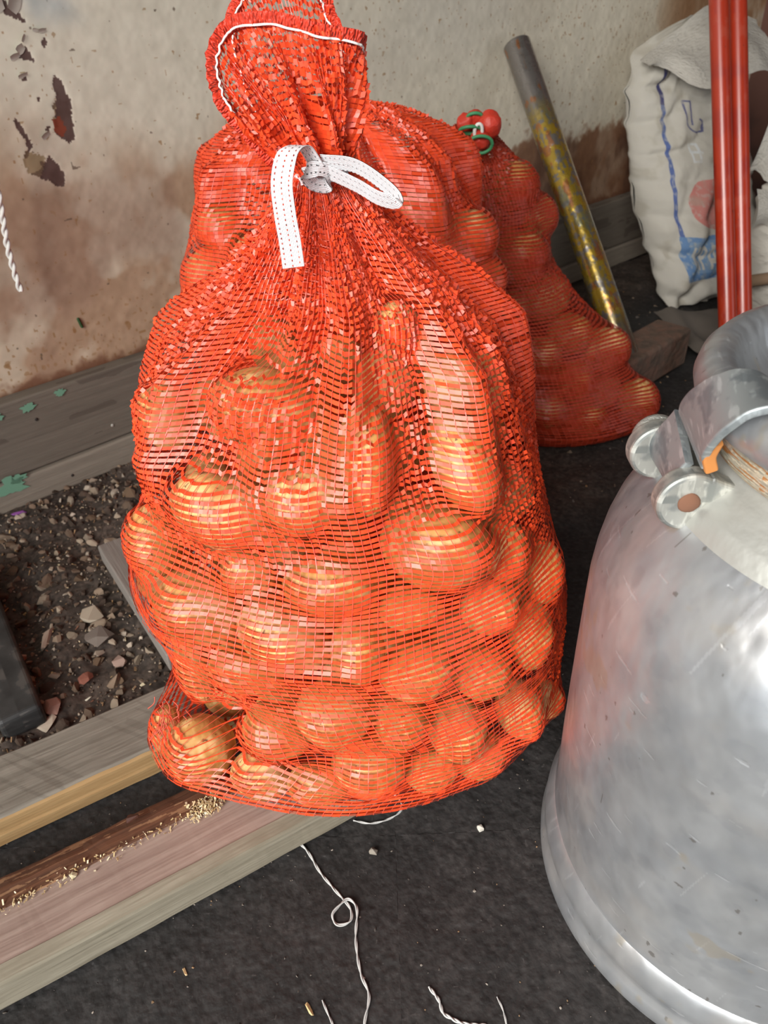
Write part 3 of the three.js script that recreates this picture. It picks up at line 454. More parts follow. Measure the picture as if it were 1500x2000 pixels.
// white gauze tie
const gauzeCol = tex(64, 256, (u, v, o) => { const k = 226 + 24 * (noise(u * 40, v * 10, 1) - 0.5) - (Math.abs((v * 16) % 1 - 0.5) > 0.46 ? 14 : 0); o[0] = k; o[1] = k - 2; o[2] = k; });
gauzeCol.repeat.set(60, 46);
const gauzeHoles = grey(128, 256, (u, v) => { const d = Math.abs((v * 3) % 1 - 0.5) < 0.12, e = ((u + (Math.floor(v * 3) % 2) * 0.5) % 1) < 0.4; return d && e ? 0 : 1; }, [270, 64]);
M.gauze = std({ map: gauzeCol, alphaMap: gauzeHoles, alphaTest: 0.5, roughness: 0.85, bumpMap: grey(64, 64, (u, v) => 0.5 + 0.5 * Math.cos(v * 6.283), [1, 800]), bumpScale: 0.0004 });
part(sackA, 'tie', mergeGeometries([band([[-0.058, 0.604, -0.632], [-0.041, 0.609, -0.619], [-0.024, 0.606, -0.63], [-0.019, 0.603, -0.648], [-0.041, 0.603, -0.672], [-0.063, 0.604, -0.65]], 0.012, 0.0008, () => V(0.05, 1, 0), 60, true), band([[-0.048, 0.612, -0.608], [-0.04, 0.616, -0.602], [-0.03, 0.612, -0.607], [-0.034, 0.602, -0.613], [-0.044, 0.603, -0.614]], 0.011, 0.0014, (t) => V(0.5, 1, 0.3), 36, true)]), M.gauze, 'white gauze ribbon knotted round the neck');
part(sackA, 'ribbon_tail', band([[-0.040, 0.617, -0.606], [-0.049, 0.632, -0.599], [-0.058, 0.630, -0.589], [-0.064, 0.614, -0.582], [-0.063, 0.594, -0.570], [-0.060, 0.578, -0.557], [-0.058, 0.563, -0.546]], 0.0155, 0.0007, (t) => V(1, 0.15 - 0.3 * t, lerp(0.9, 0.05, smoothstep(t, 0.1, 0.5))), 60), M.gauze, 'hanging white ribbon end');
part(sackA, 'ribbon_loop', band([[-0.036, 0.620, -0.605], [-0.013, 0.619, -0.594], [0.005, 0.610, -0.585], [0.0165, 0.600, -0.580], [0.014, 0.596, -0.584], [0.004, 0.597, -0.590], [-0.011, 0.604, -0.598], [-0.034, 0.613, -0.607]], 0.0128, 0.0007, (t) => V(0.25, 0.8, 0.62), 70), M.gauze, 'white ribbon bow loop');
// frayed ends of torn tape at the lower left corner
{ const r = rng(90), gs = []; for (let k = 0; k < 26; k++) { const s = [-0.222 + 0.03 * (r() - 0.5), 0.125 + 0.05 * (r() - 0.5), -0.515 + 0.03 * (r() - 0.5)], d = [r() - 0.6, -0.6 + 0.7 * (r() - 0.5), 0.5 * r()], l = 0.015 + 0.025 * r(); gs.push(strand([s, [s[0] + d[0] * l * 0.5 + 0.003, s[1] + d[1] * l * 0.5, s[2] + d[2] * l * 0.6], [s[0] + d[0] * l, s[1] + d[1] * l, s[2] + d[2] * l]], 0.0005, 8, 0, 4)); } part(sackA, 'frayed_thread', mergeGeometries(gs), M.netThread, 'frayed torn threads at the lower corner', 'stuff'); }

const sackB = thing('net_sack', [-0.053, 0, -1.1], 'second orange net sack with a slack ruffled top, right behind the front one', 'sack', 'net sacks of potatoes');
{ const s = sackNodes(HB, pb, { pitch: 0.0052, cols: 170, slack: 0.97, anchor: 0.008, relax: 150 }), w = weave(s.N, s.rows, s.cols, true, { ...weaveOpt, tape: 0.0041, seed: 51 }); part(sackB, 'woven_tape', w.tapes, M.net, null, 'stuff'); part(sackB, 'lengthwise_thread', w.threads, M.netThread, null, 'stuff'); }
const sackC = thing('net_sack', [0.33, 0, -1.33], 'dark red net sack slumped in the shade between the front sack and the sledgehammer', 'sack', 'net sacks of potatoes');
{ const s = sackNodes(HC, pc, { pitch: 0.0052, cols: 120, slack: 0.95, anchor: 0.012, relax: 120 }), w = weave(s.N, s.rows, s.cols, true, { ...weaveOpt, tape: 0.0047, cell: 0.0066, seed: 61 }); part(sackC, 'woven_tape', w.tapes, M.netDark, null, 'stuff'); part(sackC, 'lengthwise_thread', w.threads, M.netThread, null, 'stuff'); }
{ // red tuft tied with green and white cord
  const r = rng(14), lobes = [[0.19, 0.513, -1.36, 0.02], [0.168, 0.52, -1.37, 0.014], [0.152, 0.517, -1.365, 0.014], [0.174, 0.494, -1.345, 0.016]].map(([x, y, z, s]) => wobble(new THREE.IcosahedronGeometry(s, 4).translate(x, y, z), 0.005, 60, s * 900));
  part(sackC, 'tuft', mergeGeometries(lobes), std({ color: new THREE.Color(0.55, 0.04, 0.02), roughness: 0.5 }), 'bunched red net neck');
  const ring = (c, a, b, t) => strand(Array.from({ length: 13 }, (_, k) => { const q = k / 12 * 6.283; return [c[0] + a * Math.cos(q), c[1] + b * Math.sin(q) * Math.cos(t), c[2] + b * Math.sin(q) * Math.sin(t)]; }), 0.0028, 40, 0, 6);
  part(sackC, 'green_cord', mergeGeometries([ring([0.172, 0.489, -1.33], 0.02, 0.015, 0.4), ring([0.158, 0.508, -1.345], 0.017, 0.013, 1.0), ring([0.166, 0.524, -1.36], 0.012, 0.008, 0.6)]), std({ color: 0x3f8a5c, roughness: 0.5 }), 'green cord tied round the neck');
  part(sackC, 'white_cord', ring([0.17, 0.507, -1.338], 0.006, 0.012, 0.3), M.white, 'bit of white cord in the knot');
}
// ---------- metal can ----------
const canTex = (u, v, o) => {
  const n = fbm(u * 30, v * 30, 3, 4), f = fbm(u * 60, v * 40, 6, 3), s = noise(u * 20 + v * 260, v * 14 - u * 30, 4);
  o[0] = 150; o[1] = 152; o[2] = 154; mix3(o, [128, 133, 140], smoothstep(n, 0.4, 0.65) * 0.25); mix3(o, [162, 158, 154], smoothstep(fbm(u * 24, v * 24, 12, 4), 0.5, 0.7) * 0.35);
  mix3(o, [190, 192, 194], s > 0.93 ? 0.3 : 0); mix3(o, [182, 184, 188], noise(u * 260 - v * 60, v * 10 + u * 22, 7) > 0.93 ? 0.35 : 0); mix3(o, [104, 107, 112], smoothstep(fbm(u * 60, v * 60, 23, 4), 0.6, 0.7) * 0.12); const g = (f - 0.5) * 26; o[0] += g; o[1] += g; o[2] += g;
  if (noise(u * 150, v * 90, 9) > 0.965) mix3(o, [96, 92, 88], 0.6);
  mix3(o, [150, 142, 128], smoothstep(noise(u * 34, v * 26, 15) + 0.5 * fbm(u * 90, v * 90, 2, 2), 1.08, 1.2) * 0.55);
};
M.can = std({ map: tex(1024, 1024, canTex), metalness: 0.55, roughness: 0.48, roughnessMap: grey(512, 512, (u, v) => 0.75 + 0.5 * (fbm(u * 20, v * 14, 8, 4) - 0.4)), bumpMap: grey(1024, 1024, (u, v) => 0.35 * fbm(u * 10, v * 8, 2, 3) + 0.25 * fbm(u * 90, v * 60, 5, 2) + (noise(u * 20 + v * 260, v * 14 - u * 30, 4) > 0.94 ? -0.08 : 0)), bumpScale: 0.003 });
const metalTone = (r, g, b, rough, seed, rust) => std({ metalness: 0.65, roughness: rough, bumpScale: 0.0012, bumpMap: grey(256, 256, (u, v) => fbm(u * 16, v * 16, seed, 4)), map: tex(256, 256, (u, v, o) => { o[0] = r; o[1] = g; o[2] = b; const n = fbm(u * 10, v * 10, seed, 4), s = fbm(u * 40, v * 12, seed + 3, 3); mix3(o, [r * 1.22, g * 1.22, b * 1.22], smoothstep(s, 0.52, 0.7) * 0.8); mix3(o, [r * 0.74, g * 0.76, b * 0.78], smoothstep(n, 0.5, 0.7) * 0.7); if (rust) mix3(o, [188, 118, 58], smoothstep(fbm(u * 7, v * 7, seed + 9, 4), rust, rust + 0.08) * 0.85); }, true, [9, 9]) });
M.castSmooth = std({ color: 0xa3a49f, metalness: 0.5, roughness: 0.5, bumpMap: grey(256, 256, (u, v) => fbm(u * 10, v * 10, 6, 4), [8, 8]), bumpScale: 0.001 }); M.cast = metalTone(160, 160, 154, 0.5, 4); M.strap = metalTone(150, 156, 158, 0.48, 8); M.rustEdge = std({ color: 0xb9783c, roughness: 0.9 }); M.bead = metalTone(196, 188, 168, 0.5, 12, 0.56);
const CX = 0.337, CZ = -0.414;
const can = thing('milk_can', [CX, 0, CZ], 'big dented aluminium can with a rolled lid, on the floor right of the front sack', 'can');
part(can, 'body', wobble(lathe([[0.0, 0.012], [0.12, 0.012], [0.178, 0.014], [0.181, 0.05], [0.1825, 0.075], [0.181, 0.09], [0.1822, 0.1], [0.1828, 0.15], [0.183, 0.25], [0.183, 0.335], [0.1818, 0.355], [0.179, 0.374], [0.1735, 0.394], [0.166, 0.412], [0.1555, 0.429], [0.142, 0.4435], [0.128, 0.4555], [0.117, 0.464], [0.112, 0.47], [0.111, 0.5]], 180), 0.0011, 11, 4), M.can, null, null, true);
part(can, 'foot_ring', lathe([[0.176, 0.0], [0.187, 0.001], [0.1905, 0.006], [0.1912, 0.016], [0.1895, 0.024], [0.1868, 0.029], [0.1875, 0.035], [0.1895, 0.041], [0.189, 0.05], [0.186, 0.06], [0.1828, 0.068], [0.179, 0.07]], 160), M.can, 'rolled double rim at the foot', null, true);
part(can, 'neck_bead', new THREE.TorusGeometry(0.1125, 0.0115, 16, 96).rotateX(Math.PI / 2).translate(0, 0.484, 0), M.bead, 'rounded neck bead with yellowish stain', null, true);
const lid = part(can, 'lid', lathe([[0, 0.488], [0.06, 0.489], [0.085, 0.494], [0.1, 0.502], [0.108, 0.512], [0.112, 0.521], [0.117, 0.5285], [0.1235, 0.5315], [0.131, 0.529], [0.137, 0.522], [0.139, 0.513], [0.1365, 0.504], [0.13, 0.4985], [0.12, 0.4975], [0.11, 0.4985]], 144), M.can, 'dished lid with a thick rolled rim', null, true);
{
  const er = V(-1, 0, 0), et = V(0, 0, -1), L = (r, t, y) => V(CX - r, y, CZ - t);   // out from the axis, away from the viewer, up
  // two ears on a saddle; the pin between them carries the clamp lever that closes over the lid
  const ear = new THREE.Shape(); ear.moveTo(-0.05, -0.03); ear.lineTo(-0.05, 0.004); ear.quadraticCurveTo(-0.03, 0.004, -0.012, 0.014); ear.absarc(0.0, -0.001, 0.018, 2.2, -1.5, true); ear.quadraticCurveTo(-0.02, -0.028, -0.05, -0.03);
  for (const t of [0.0, 0.06]) part(can, 'hinge_ear', basis(new THREE.ExtrudeGeometry(ear, { depth: 0.008, bevelEnabled: true, bevelSize: 0.003, bevelThickness: 0.003, bevelSegments: 3, curveSegments: 20 }), L(0.1445, t - 0.019, 0.457), er, UP, et), M.cast);
  part(can, 'saddle', surf(30, 12, (u, v) => { const a = Math.PI + lerp(-0.62, 0.62, u) * (1 - 0.2 * v) - 0.26 + 0.5 * (1 - v) * 0.2, r = lerp(0.112, 0.146, v), y = interp([0.111, 0.117, 0.128, 0.141, 0.155], [0.474, 0.464, 0.4555, 0.4445, 0.4295], r) + 0.001 + 0.005 * Math.min(1, 6 * Math.min(u, 1 - u, v + 0.15, 1 - v)); return V(CX + Math.cos(a) * r, y, CZ + Math.sin(a) * r); }, [0.15, 0.05]), M.castSmooth, 'cast saddle holding the hinge ears');
  part(can, 'hinge_pin', basis(new THREE.CylinderGeometry(0.0055, 0.0055, 0.08, 16).rotateX(Math.PI / 2), L(0.1445, 0.017, 0.457), er, UP, et), M.strap);
  part(can, 'rivet', basis(wobble(new THREE.SphereGeometry(0.0072, 16, 10).scale(1, 1, 0.45), 0.0008, 200), L(0.1455, -0.022, 0.457), er, UP, et), std({ color: 0x6e4c3a, roughness: 0.95 }), 'rusty rivet head');
  part(can, 'knob', basis(new THREE.SphereGeometry(0.0165, 24, 16).scale(1, 1, 0.6), L(0.1445, 0.054, 0.461), er, UP, et), M.cast, 'rounded far end of the pin');
  const bend = (pts, w, th, mat, name, label) => { const cv = new THREE.CatmullRomCurve3(pts, false, 'centripetal'), p = [], s = [], u = []; for (let i = 0; i <= 48; i++) { const T = cv.getTangent(i / 48), sd = et.clone().addScaledVector(T, -et.dot(T)).normalize(); p.push(cv.getPoint(i / 48)); s.push(sd); u.push(V().crossVectors(T, sd).normalize()); } return part(can, name, sweep(p, s, u, rectProf(w, th, 0.0015)), mat, label); };
  bend([L(0.133, 0.021, 0.447), L(0.144, 0.02, 0.45), L(0.1495, 0.018, 0.46), L(0.1485, 0.014, 0.473), L(0.1445, 0.009, 0.487)], 0.046, 0.006, M.strap, 'clamp_lever', 'scuffed flat lever between the ears');
  bend([L(0.1415, 0.0, 0.4905), L(0.1445, -0.006, 0.502), L(0.1445, -0.014, 0.514), L(0.1405, -0.022, 0.5265), L(0.132, -0.027, 0.5355), L(0.12, -0.03, 0.5375), L(0.107, -0.03, 0.529), L(0.094, -0.027, 0.514), L(0.06, -0.015, 0.504), L(0.0, 0.0, 0.5), L(-0.11, 0.0, 0.51)], 0.044, 0.006, M.strap, 'lid_strap', 'thick scratched strap bent over the lid rim');
  bend([L(0.1365, -0.019, 0.481), L(0.141, -0.022, 0.492), L(0.1415, -0.027, 0.505)], 0.008, 0.008, M.rustEdge, 'rusty_catch', 'orange rusty catch on the strap edge');
}
// ---------- sledgehammer with a pipe handle ----------
const hammer = thing('sledgehammer', [0.53, 0, -1.46], 'sledgehammer with a paint-worn steel pipe handle, head down, leaning on the wall', 'hammer');
{
  const a = V(0.5, 0.06, -1.432), b = V(0.306, 0.578, -1.846), d = V().subVectors(b, a), l = d.length(); d.normalize();
  const q = new THREE.Quaternion().setFromUnitVectors(UP, d);
  const hm = phys({ metalness: 0.7, roughness: 0.34, clearcoat: 1, clearcoatRoughness: 0.26, roughnessMap: grey(128, 512, (u, v) => 0.75 + 0.6 * (fbm(u * 12, v * 40, 3, 4) - 0.4)), map: tex(256, 1024, (u, v, o) => { const n = fbm(Math.abs(u - 0.5) * 14, v * 34, 5, 4), m = fbm(Math.abs(u - 0.5) * 10, v * 12, 8, 3); o[0] = 128; o[1] = 123; o[2] = 119; const y = below(v, 0.7, 0.83) * smoothstep(v, 0.02, 0.16); mix3(o, [176, 146, 44], y * smoothstep(fbm(Math.abs(u - 0.5) * 30, v * 80, 5, 4), 0.34, 0.5) * smoothstep(m, 0.2, 0.34)); mix3(o, [120, 126, 118], y * smoothstep(m, 0.58, 0.68) * 0.7); mix3(o, [168, 96, 48], smoothstep(fbm(Math.abs(u - 0.5) * 12 + 7, v * 26, 12, 4), 0.62, 0.7) * 0.7); mix3(o, [96, 84, 66], smoothstep(0.18 - v, 0, 0.1) * 0.7); }), bumpMap: grey(128, 512, (u, v) => fbm(Math.abs(u - 0.5) * 20, v * 60, 5, 4)), bumpScale: 0.0012 });
  const tube = lathe([[0.0268, 0], [0.0275, 0.001], [0.0282, l - 0.002], [0.0275, l], [0.0235, l], [0.0228, l - 0.004], [0.0228, l - 0.1], [0, l - 0.1]], 40, l); tube.applyQuaternion(q).translate(a.x, a.y, a.z);
  part(hammer, 'handle', tube, hm, 'steel pipe handle with worn yellow paint');
  const ex = V(0.735, 0, -0.678).normalize(), ez = V().crossVectors(ex, UP).normalize();
  const head = wobble(new RoundedBoxGeometry(0.24, 0.082, 0.082, 5, 0.008), 0.0016, 30, 4); boxUV(head);
  part(hammer, 'head', basis(boxUV(head), V(0.546, 0.0415, -1.478), ex, UP, ez), std({ metalness: 0.25, roughness: 0.75, color: 0xd8d8d8, map: tex(256, 256, (u, v, o) => { o[0] = 126; o[1] = 104; o[2] = 90; const n = fbm(u * 30, v * 30, 3, 4); mix3(o, [146, 110, 94], smoothstep(n, 0.4, 0.7) * 0.7); mix3(o, [96, 84, 74], below(n, 0.3, 0.45) * 0.5); }, true, [2, 2]), bumpMap: grey(256, 256, (u, v) => fbm(u * 20, v * 20, 3, 4), [4, 4]), bumpScale: 0.003 }), 'rusty block head');
}
// ---------- two red pipes ----------
const redPipe = phys({ color: 0xcccccc, roughness: 0.34, clearcoat: 0.4, clearcoatRoughness: 0.25, map: tex(128, 1024, (u, v, o) => { o[0] = 196; o[1] = 58; o[2] = 28; const n = fbm(Math.abs(u - 0.5) * 6, v * 30, 3, 4); mix3(o, [168, 46, 36], smoothstep(n, 0.5, 0.7) * 0.6); mix3(o, [204, 92, 74], smoothstep(fbm(Math.abs(u - 0.5) * 10, v * 60, 9, 3), 0.62, 0.7) * 0.5); if (noise(Math.abs(u - 0.5) * 14, v * 70, 6) > 0.955) mix3(o, [60, 30, 24], 0.8); }) });
for (const [a, b, lab] of [[[0.704, 0.0, -1.39], [0.642, 0.652, -1.68], 'left one of two red painted steel pipes standing before the white sack'], [[0.738, 0.0, -1.40], [0.684, 0.651, -1.7], 'right one of two red painted steel pipes, beside the torn white sack']]) {
  const A = V(...a), d = V(...b).sub(A), B = A.clone().addScaledVector(d, 1.75), D = V().subVectors(B, A), g = lathe([[0.0155, 0.0], [0.0172, 0.001], [0.0172, D.length()], [0.0145, D.length()], [0.0145, 0.0], [0.0155, 0]], 32, D.length());
  g.applyQuaternion(new THREE.Quaternion().setFromUnitVectors(UP, D.clone().normalize())).translate(A.x, A.y + 0.006, A.z);
  const p = thing('red_pipe', a, lab, 'pipe', null); part(p, 'tube', g, redPipe);
  part(p, 'scrape', band([[0.37, 0.35], [0.385, 0.362]].map(([k, k2], i) => { const q = A.clone().addScaledVector(d, 0.5 + i * 0.05); return [q.x - 0.0085 + i * 0.004, q.y, q.z + 0.0168]; }), 0.003, 0.0006, () => V(1, 0, 0), 6), std({ color: 0x2a1814, roughness: 0.8 }), 'dark scrape in the paint');
}
// ---------- white woven sacks ----------
const print = canvasOf(1024, 2048, (g) => {
  g.fillStyle = '#cfcbc0'; g.fillRect(0, 0, 1024, 2048);
  g.translate(-60, 0); g.strokeStyle = '#5d6fa6'; g.lineWidth = 26; g.lineCap = 'butt';
  const line = (pts, w, c) => { g.strokeStyle = c; g.lineWidth = w; g.beginPath(); pts.forEach((q, i) => (i ? g.lineTo(...q) : g.moveTo(...q))); g.stroke(); };
  line([[250, 560], [250, 1180], [250, 1500]], 30, '#5a6ea8'); line([[250, 300], [330, 270], [330, 330]], 60, '#43456e'); line([[250, 300], [250, 560]], 34, '#4a4a78');
  line([[250, 1500], [250, 1800]], 46, '#5c86b8');
  g.fillStyle = '#6a90c0'; g.fillRect(230, 1480, 720, 36); g.fillRect(230, 1770, 720, 60); g.fillRect(230, 1480, 56, 330);
  g.fillStyle = '#7ea2cb'; g.fillRect(286, 1516, 660, 254);
  g.font = 'bold 250px sans-serif'; g.fillStyle = '#d6d4cc'; g.save(); g.translate(300, 1745); g.scale(0.46, 1.05); g.fillText('КРАЙ', 0, 0); g.restore();
  g.fillStyle = '#d68a82'; g.beginPath(); g.ellipse(550, 1260, 195, 185, 0, 0, 6.3); g.fill(); g.fillStyle = '#cfcbc0'; g.beginPath(); g.ellipse(650, 1190, 120, 100, 0, 0, 6.3); g.fill();
  g.fillStyle = '#d68a82'; g.beginPath(); g.moveTo(510, 1100); g.lineTo(580, 1010); g.lineTo(570, 1110); g.fill();
  g.strokeStyle = '#6a6c94'; g.lineWidth = 12; g.beginPath(); g.moveTo(420, 560); g.lineTo(470, 560); g.lineTo(470, 720); g.stroke(); g.beginPath(); g.moveTo(420, 560); g.lineTo(430, 720); g.quadraticCurveTo(470, 790, 540, 760); g.quadraticCurveTo(560, 690, 520, 680); g.stroke(); g.beginPath(); g.moveTo(640, 550); g.lineTo(650, 720); g.stroke();
  g.strokeStyle = '#dfe3e4'; g.lineWidth = 16; g.strokeRect(430, 850, 50, 110); g.beginPath(); g.moveTo(420, 900); g.lineTo(500, 900); g.stroke();
});
const pd = print.getContext('2d').getImageData(0, 0, 1024, 2048).data;
M.bag = std({ color: 0xe2e2e2, roughness: 0.72, map: tex(1024, 1024, (u, v, o) => { const x = Math.floor(u * 1024), y = Math.floor((1 - v) * 2047), i = (y * 1024 + x) * 4; o[0] = pd[i]; o[1] = pd[i + 1]; o[2] = pd[i + 2]; const n = fbm(u * 12, v * 20, 4, 4), w = fbm(u * 60, v * 90, 6, 3); mix3(o, [206, 202, 192], smoothstep(w, 0.5, 0.7) * 0.5); mix3(o, [176, 168, 152], smoothstep(n, 0.52, 0.75) * 0.5); }), bumpMap: grey(1024, 1024, (u, v) => 0.5 * Math.abs(Math.sin(u * 500)) * 0.3 + 0.3 * Math.abs(Math.sin(v * 900)) + 0.6 * fbm(u * 30, v * 40, 3, 3)), bumpScale: 0.0015 });
const bagW = V(0.92, 0, -0.39), bagN = V(0.39, 0, 0.92);
function bag(t, hs, left, width, thick, seed, mat, name, depthAt) {
  const top = hs[hs.length - 1];
  // closed pillow: u runs once round the bag, v from the seam at the floor to the top
  const g = surf(150, 110, (u, v) => {
    const h = v * top, a = u * 2 * Math.PI, l = interp(hs, left[0], h), z = interp(hs, left[1], h), w = interp(hs, width, h) / 2, th = interp(hs, thick, h);
    const cu = Math.sign(Math.cos(a)) * Math.pow(Math.abs(Math.cos(a)), 0.8), su = Math.sin(a), front = su > 0 ? 1 : 0.6;
    const base = V(l, h, z).addScaledVector(bagW, w * (1 - cu)).addScaledVector(bagN, th * (su * front));
    const crease = 0.018 * (fbm(h * 26 + cu * 1.5, cu * w * 10, seed, 3) - 0.5) + 0.026 * (fbm(h * 9 + cu * 3, cu * w * 18 + h * 6, seed + 5, 3) - 0.5) - 0.011 * Math.pow(Math.abs(Math.sin(h * 42 + cu * 2.2 + 3 * noise(h * 8, cu * 3, seed))), 8) * (0.4 + 0.6 * noise(h * 7, 2, seed));
    base.addScaledVector(bagN, crease * (su > -0.2 ? 1.5 : 0.6)).addScaledVector(bagW, 0.012 * (fbm(h * 16, a, seed + 2, 3) - 0.5)); base.y += 0.012 * (noise(cu * 5, h * 5, seed + 1) - 0.5) * v; if (base.y < 0.002) base.y = 0.002; return base;
  });
  const uv = g.attributes.uv, n = uv.count; for (let i = 0; i < n; i++) { const u = uv.getX(i), a = u * 2 * Math.PI; uv.setXY(i, (1 - Math.cos(a)) / 2 * (Math.sin(a) >= 0 ? 1 : -1), uv.getY(i)); }
  return part(t, name, g, mat);
}
const bagA = thing('white_sack', [0.86, 0, -1.98], 'crumpled white woven sack with blue frame and red disc print, behind the red pipes', 'sack');
bag(bagA, [0, 0.03, 0.14, 0.245, 0.46, 0.52, 0.56, 0.585, 0.6], [[0.73, 0.71, 0.668, 0.633, 0.606, 0.62, 0.66, 0.71, 0.75], [-1.85, -1.87, -1.91, -1.95, -2.04, -2.07, -2.08, -2.09, -2.1]], [0.29, 0.32, 0.34, 0.34, 0.33, 0.31, 0.25, 0.19, 0.1], [0.02, 0.07, 0.1, 0.105, 0.085, 0.06, 0.04, 0.025, 0.004], 3, M.bag, 'cloth');
M.bagPlain = std({ color: 0xb9b5ac, roughness: 0.75, bumpMap: grey(512, 512, (u, v) => fbm(u * 50, v * 50, 3, 4)), bumpScale: 0.003 });
{
  const lo = new THREE.CatmullRomCurve3([[0.618, 0.512, -2.0], [0.66, 0.5, -1.985], [0.719, 0.486, -1.955], [0.782, 0.484, -1.94], [0.86, 0.49, -1.95], [0.925, 0.484, -1.985]].map((q) => V(...q))), hi = new THREE.CatmullRomCurve3([[0.624, 0.522, -2.03], [0.665, 0.55, -2.05], [0.713, 0.578, -2.07], [0.783, 0.623, -2.1], [0.84, 0.612, -2.11], [0.9, 0.588, -2.1]].map((q) => V(...q)));
  part(bagA, 'mouth_flap', wobble(surf(44, 24, (u, v) => { const p = lo.getPoint(u).lerp(hi.getPoint(u), v), k = Math.sin(Math.min(1, v * 1.15) * Math.PI); return p.addScaledVector(bagN, 0.022 * k + 0.008 * Math.sin(u * 17 + v * 4) * k).add(V(0, 0.012 * Math.sin(u * 9) * (1 - v), 0)); }), 0.004, 18, 8), M.bagPlain, 'torn top of the sack folded over');
}
const bagB = thing('white_sack', [1.03, 0, -1.72], 'second torn white woven sack at the right edge of the picture, beside the red pipes', 'sack');
bag(bagB, [0, 0.03, 0.12, 0.22, 0.3, 0.34], [[0.87, 0.85, 0.83, 0.835, 0.86, 0.92], [-1.68, -1.68, -1.7, -1.72, -1.76, -1.77]], [0.26, 0.28, 0.3, 0.28, 0.22, 0.1], [0.03, 0.09, 0.11, 0.09, 0.06, 0.01], 9, M.bagPlain, 'cloth');
part(bagB, 'torn_flap', wobble(surf(20, 24, (u, v) => V(lerp(0.806, 0.822, v) + 0.24 * u * (0.4 + 0.6 * (1 - v)), lerp(0.335, 0.5, v) + 0.01 * Math.sin(u * 26) * (1 - v) - 0.06 * u * (1 - v), -1.75 - 0.02 * v + 0.03 * Math.sin(u * 5 + v * 2) - 0.1 * u)), 0.004, 16, 3), M.bagPlain, 'ragged standing flap of the torn sack');
part(bagB, 'fold', wobble(surf(20, 16, (u, v) => V(0.812 + 0.2 * u, lerp(0.235, 0.31, v) + 0.012 * Math.sin(u * 14) * (1 - v) - 0.03 * u, -1.69 - 0.06 * u - 0.02 * v + 0.02 * Math.sin(v * 3.1))), 0.004, 16, 5), M.bagPlain, 'loose fold hanging from the tear');
const darkBag = thing('plastic_bag', [1.01, 0, -2.1], 'dark grey crumpled plastic bag between the two white sacks, behind the red pipes', 'bag');
bag(darkBag, [0, 0.05, 0.2, 0.4, 0.5, 0.55], [[0.975, 0.965, 0.96, 0.955, 0.965, 0.99], [-1.93, -1.93, -1.94, -1.95, -1.97, -1.98]], [0.2, 0.2, 0.2, 0.19, 0.16, 0.06], [0.02, 0.05, 0.06, 0.05, 0.03, 0.005], 17, std({ color: 0x85858a, roughness: 0.45 }), 'film');
single('wooden_stick', strand([[0.79, 0.135, -1.64], [0.9, 0.15, -1.635], [1.08, 0.19, -1.6], [1.25, 0.235, -1.575]], 0.013, 30, 0, 10), std({ color: 0x7d6650, roughness: 0.85 }), 'brown wooden stick lying across the torn white sack at the right edge', 'stick');
single('rubber_sheet', wobble(surf(30, 24, (u, v) => { const x = lerp(0.7, 1.0, u), z = lerp(-1.52, -1.74, v); return V(x - 0.05 * v, 0.012 + 0.02 * smoothstep(v, 0.5, 1) + 0.012 * Math.exp(-Math.pow((u - 0.08 - v * 0.05) / 0.06, 2)) + 0.006 * noise(u * 6, v * 6, 3), z); }), 0.003, 12, 4), std({ color: 0x5b544d, roughness: 0.8 }), 'dusty grey sheet on the floor under the white sack and the red pipes', 'sheet');
// ---------- planks under the front sack ----------
const PD = V(0.869, 0, -0.496).normalize(), PN = V(-0.496, 0, -0.869).normalize();
function beam(name, origin, len, prof, mat, label, jag) {
  const t = thing(name, [origin.x, 0, origin.z], label, 'plank'), pts = [], sd = [], up = [], n = 60;
  for (let i = 0; i <= n; i++) { pts.push(origin.clone().addScaledVector(PD, len * i / n)); sd.push(PN); up.push(UP); }
  const g = sweep(pts, sd, up, prof); if (jag) wobble(g, jag, 30, 3); part(t, 'timber', g, mat); return t;
}
{ // front plank: origin is its lower front edge far left; pink top, bark along its rear edge
  const o = V(-0.352, 0, -0.298).addScaledVector(PD, -0.5), L = 0.5 + 0.395, t = thing('wooden_plank', [-0.2, 0, -0.42], 'front pinkish plank with a bark edge and sawdust, under the front sack', 'plank');
  const mk = (prof, len, jag, off = 0) => { const p = [], s = [], u = []; for (let i = 0; i <= 90; i++) { p.push(o.clone().addScaledVector(PD, off + (len - off) * i / 90)); s.push(PN); u.push(UP); } const g = sweep(p, s, u, prof); return jag ? wobble(g, jag, 26, 5) : g; };
  part(t, 'timber', mk([[0, 0.002], [0.0, 0.036], [0.002, 0.0395], [0.02, 0.041], [0.068, 0.043], [0.1, 0.03], [0.118, 0.008], [0.118, 0.002]], L, 0.0011), M.pinkWood);
  part(t, 'sawn_edge', mk([[-0.0012, 0.003], [-0.0012, 0.037], [0.0, 0.0402], [0.014, 0.042], [0.016, 0.039], [0.004, 0.036], [0.004, 0.003]], L + 0.001, 0.0007), M.paleWood, 'pale sawn front edge');
  part(t, 'bark', mk([[0.064, 0.042], [0.066, 0.0445], [0.085, 0.041], [0.104, 0.031], [0.119, 0.011], [0.118, 0.006], [0.1, 0.026], [0.08, 0.037]], L - 0.14, 0.0022), M.bark, 'brown bark left along the rear edge');
}
beam('wooden_plank', V(-0.412, 0, -0.456).addScaledVector(PD, -0.4), 0.4 + 0.62, [[0, 0.002], [0.001, 0.036], [0.003, 0.041], [0.075, 0.044], [0.079, 0.041], [0.079, 0.002]], M.greyWood, 'rear grey weathered plank with a yellowish split front edge, under the front sack', 0.0012);
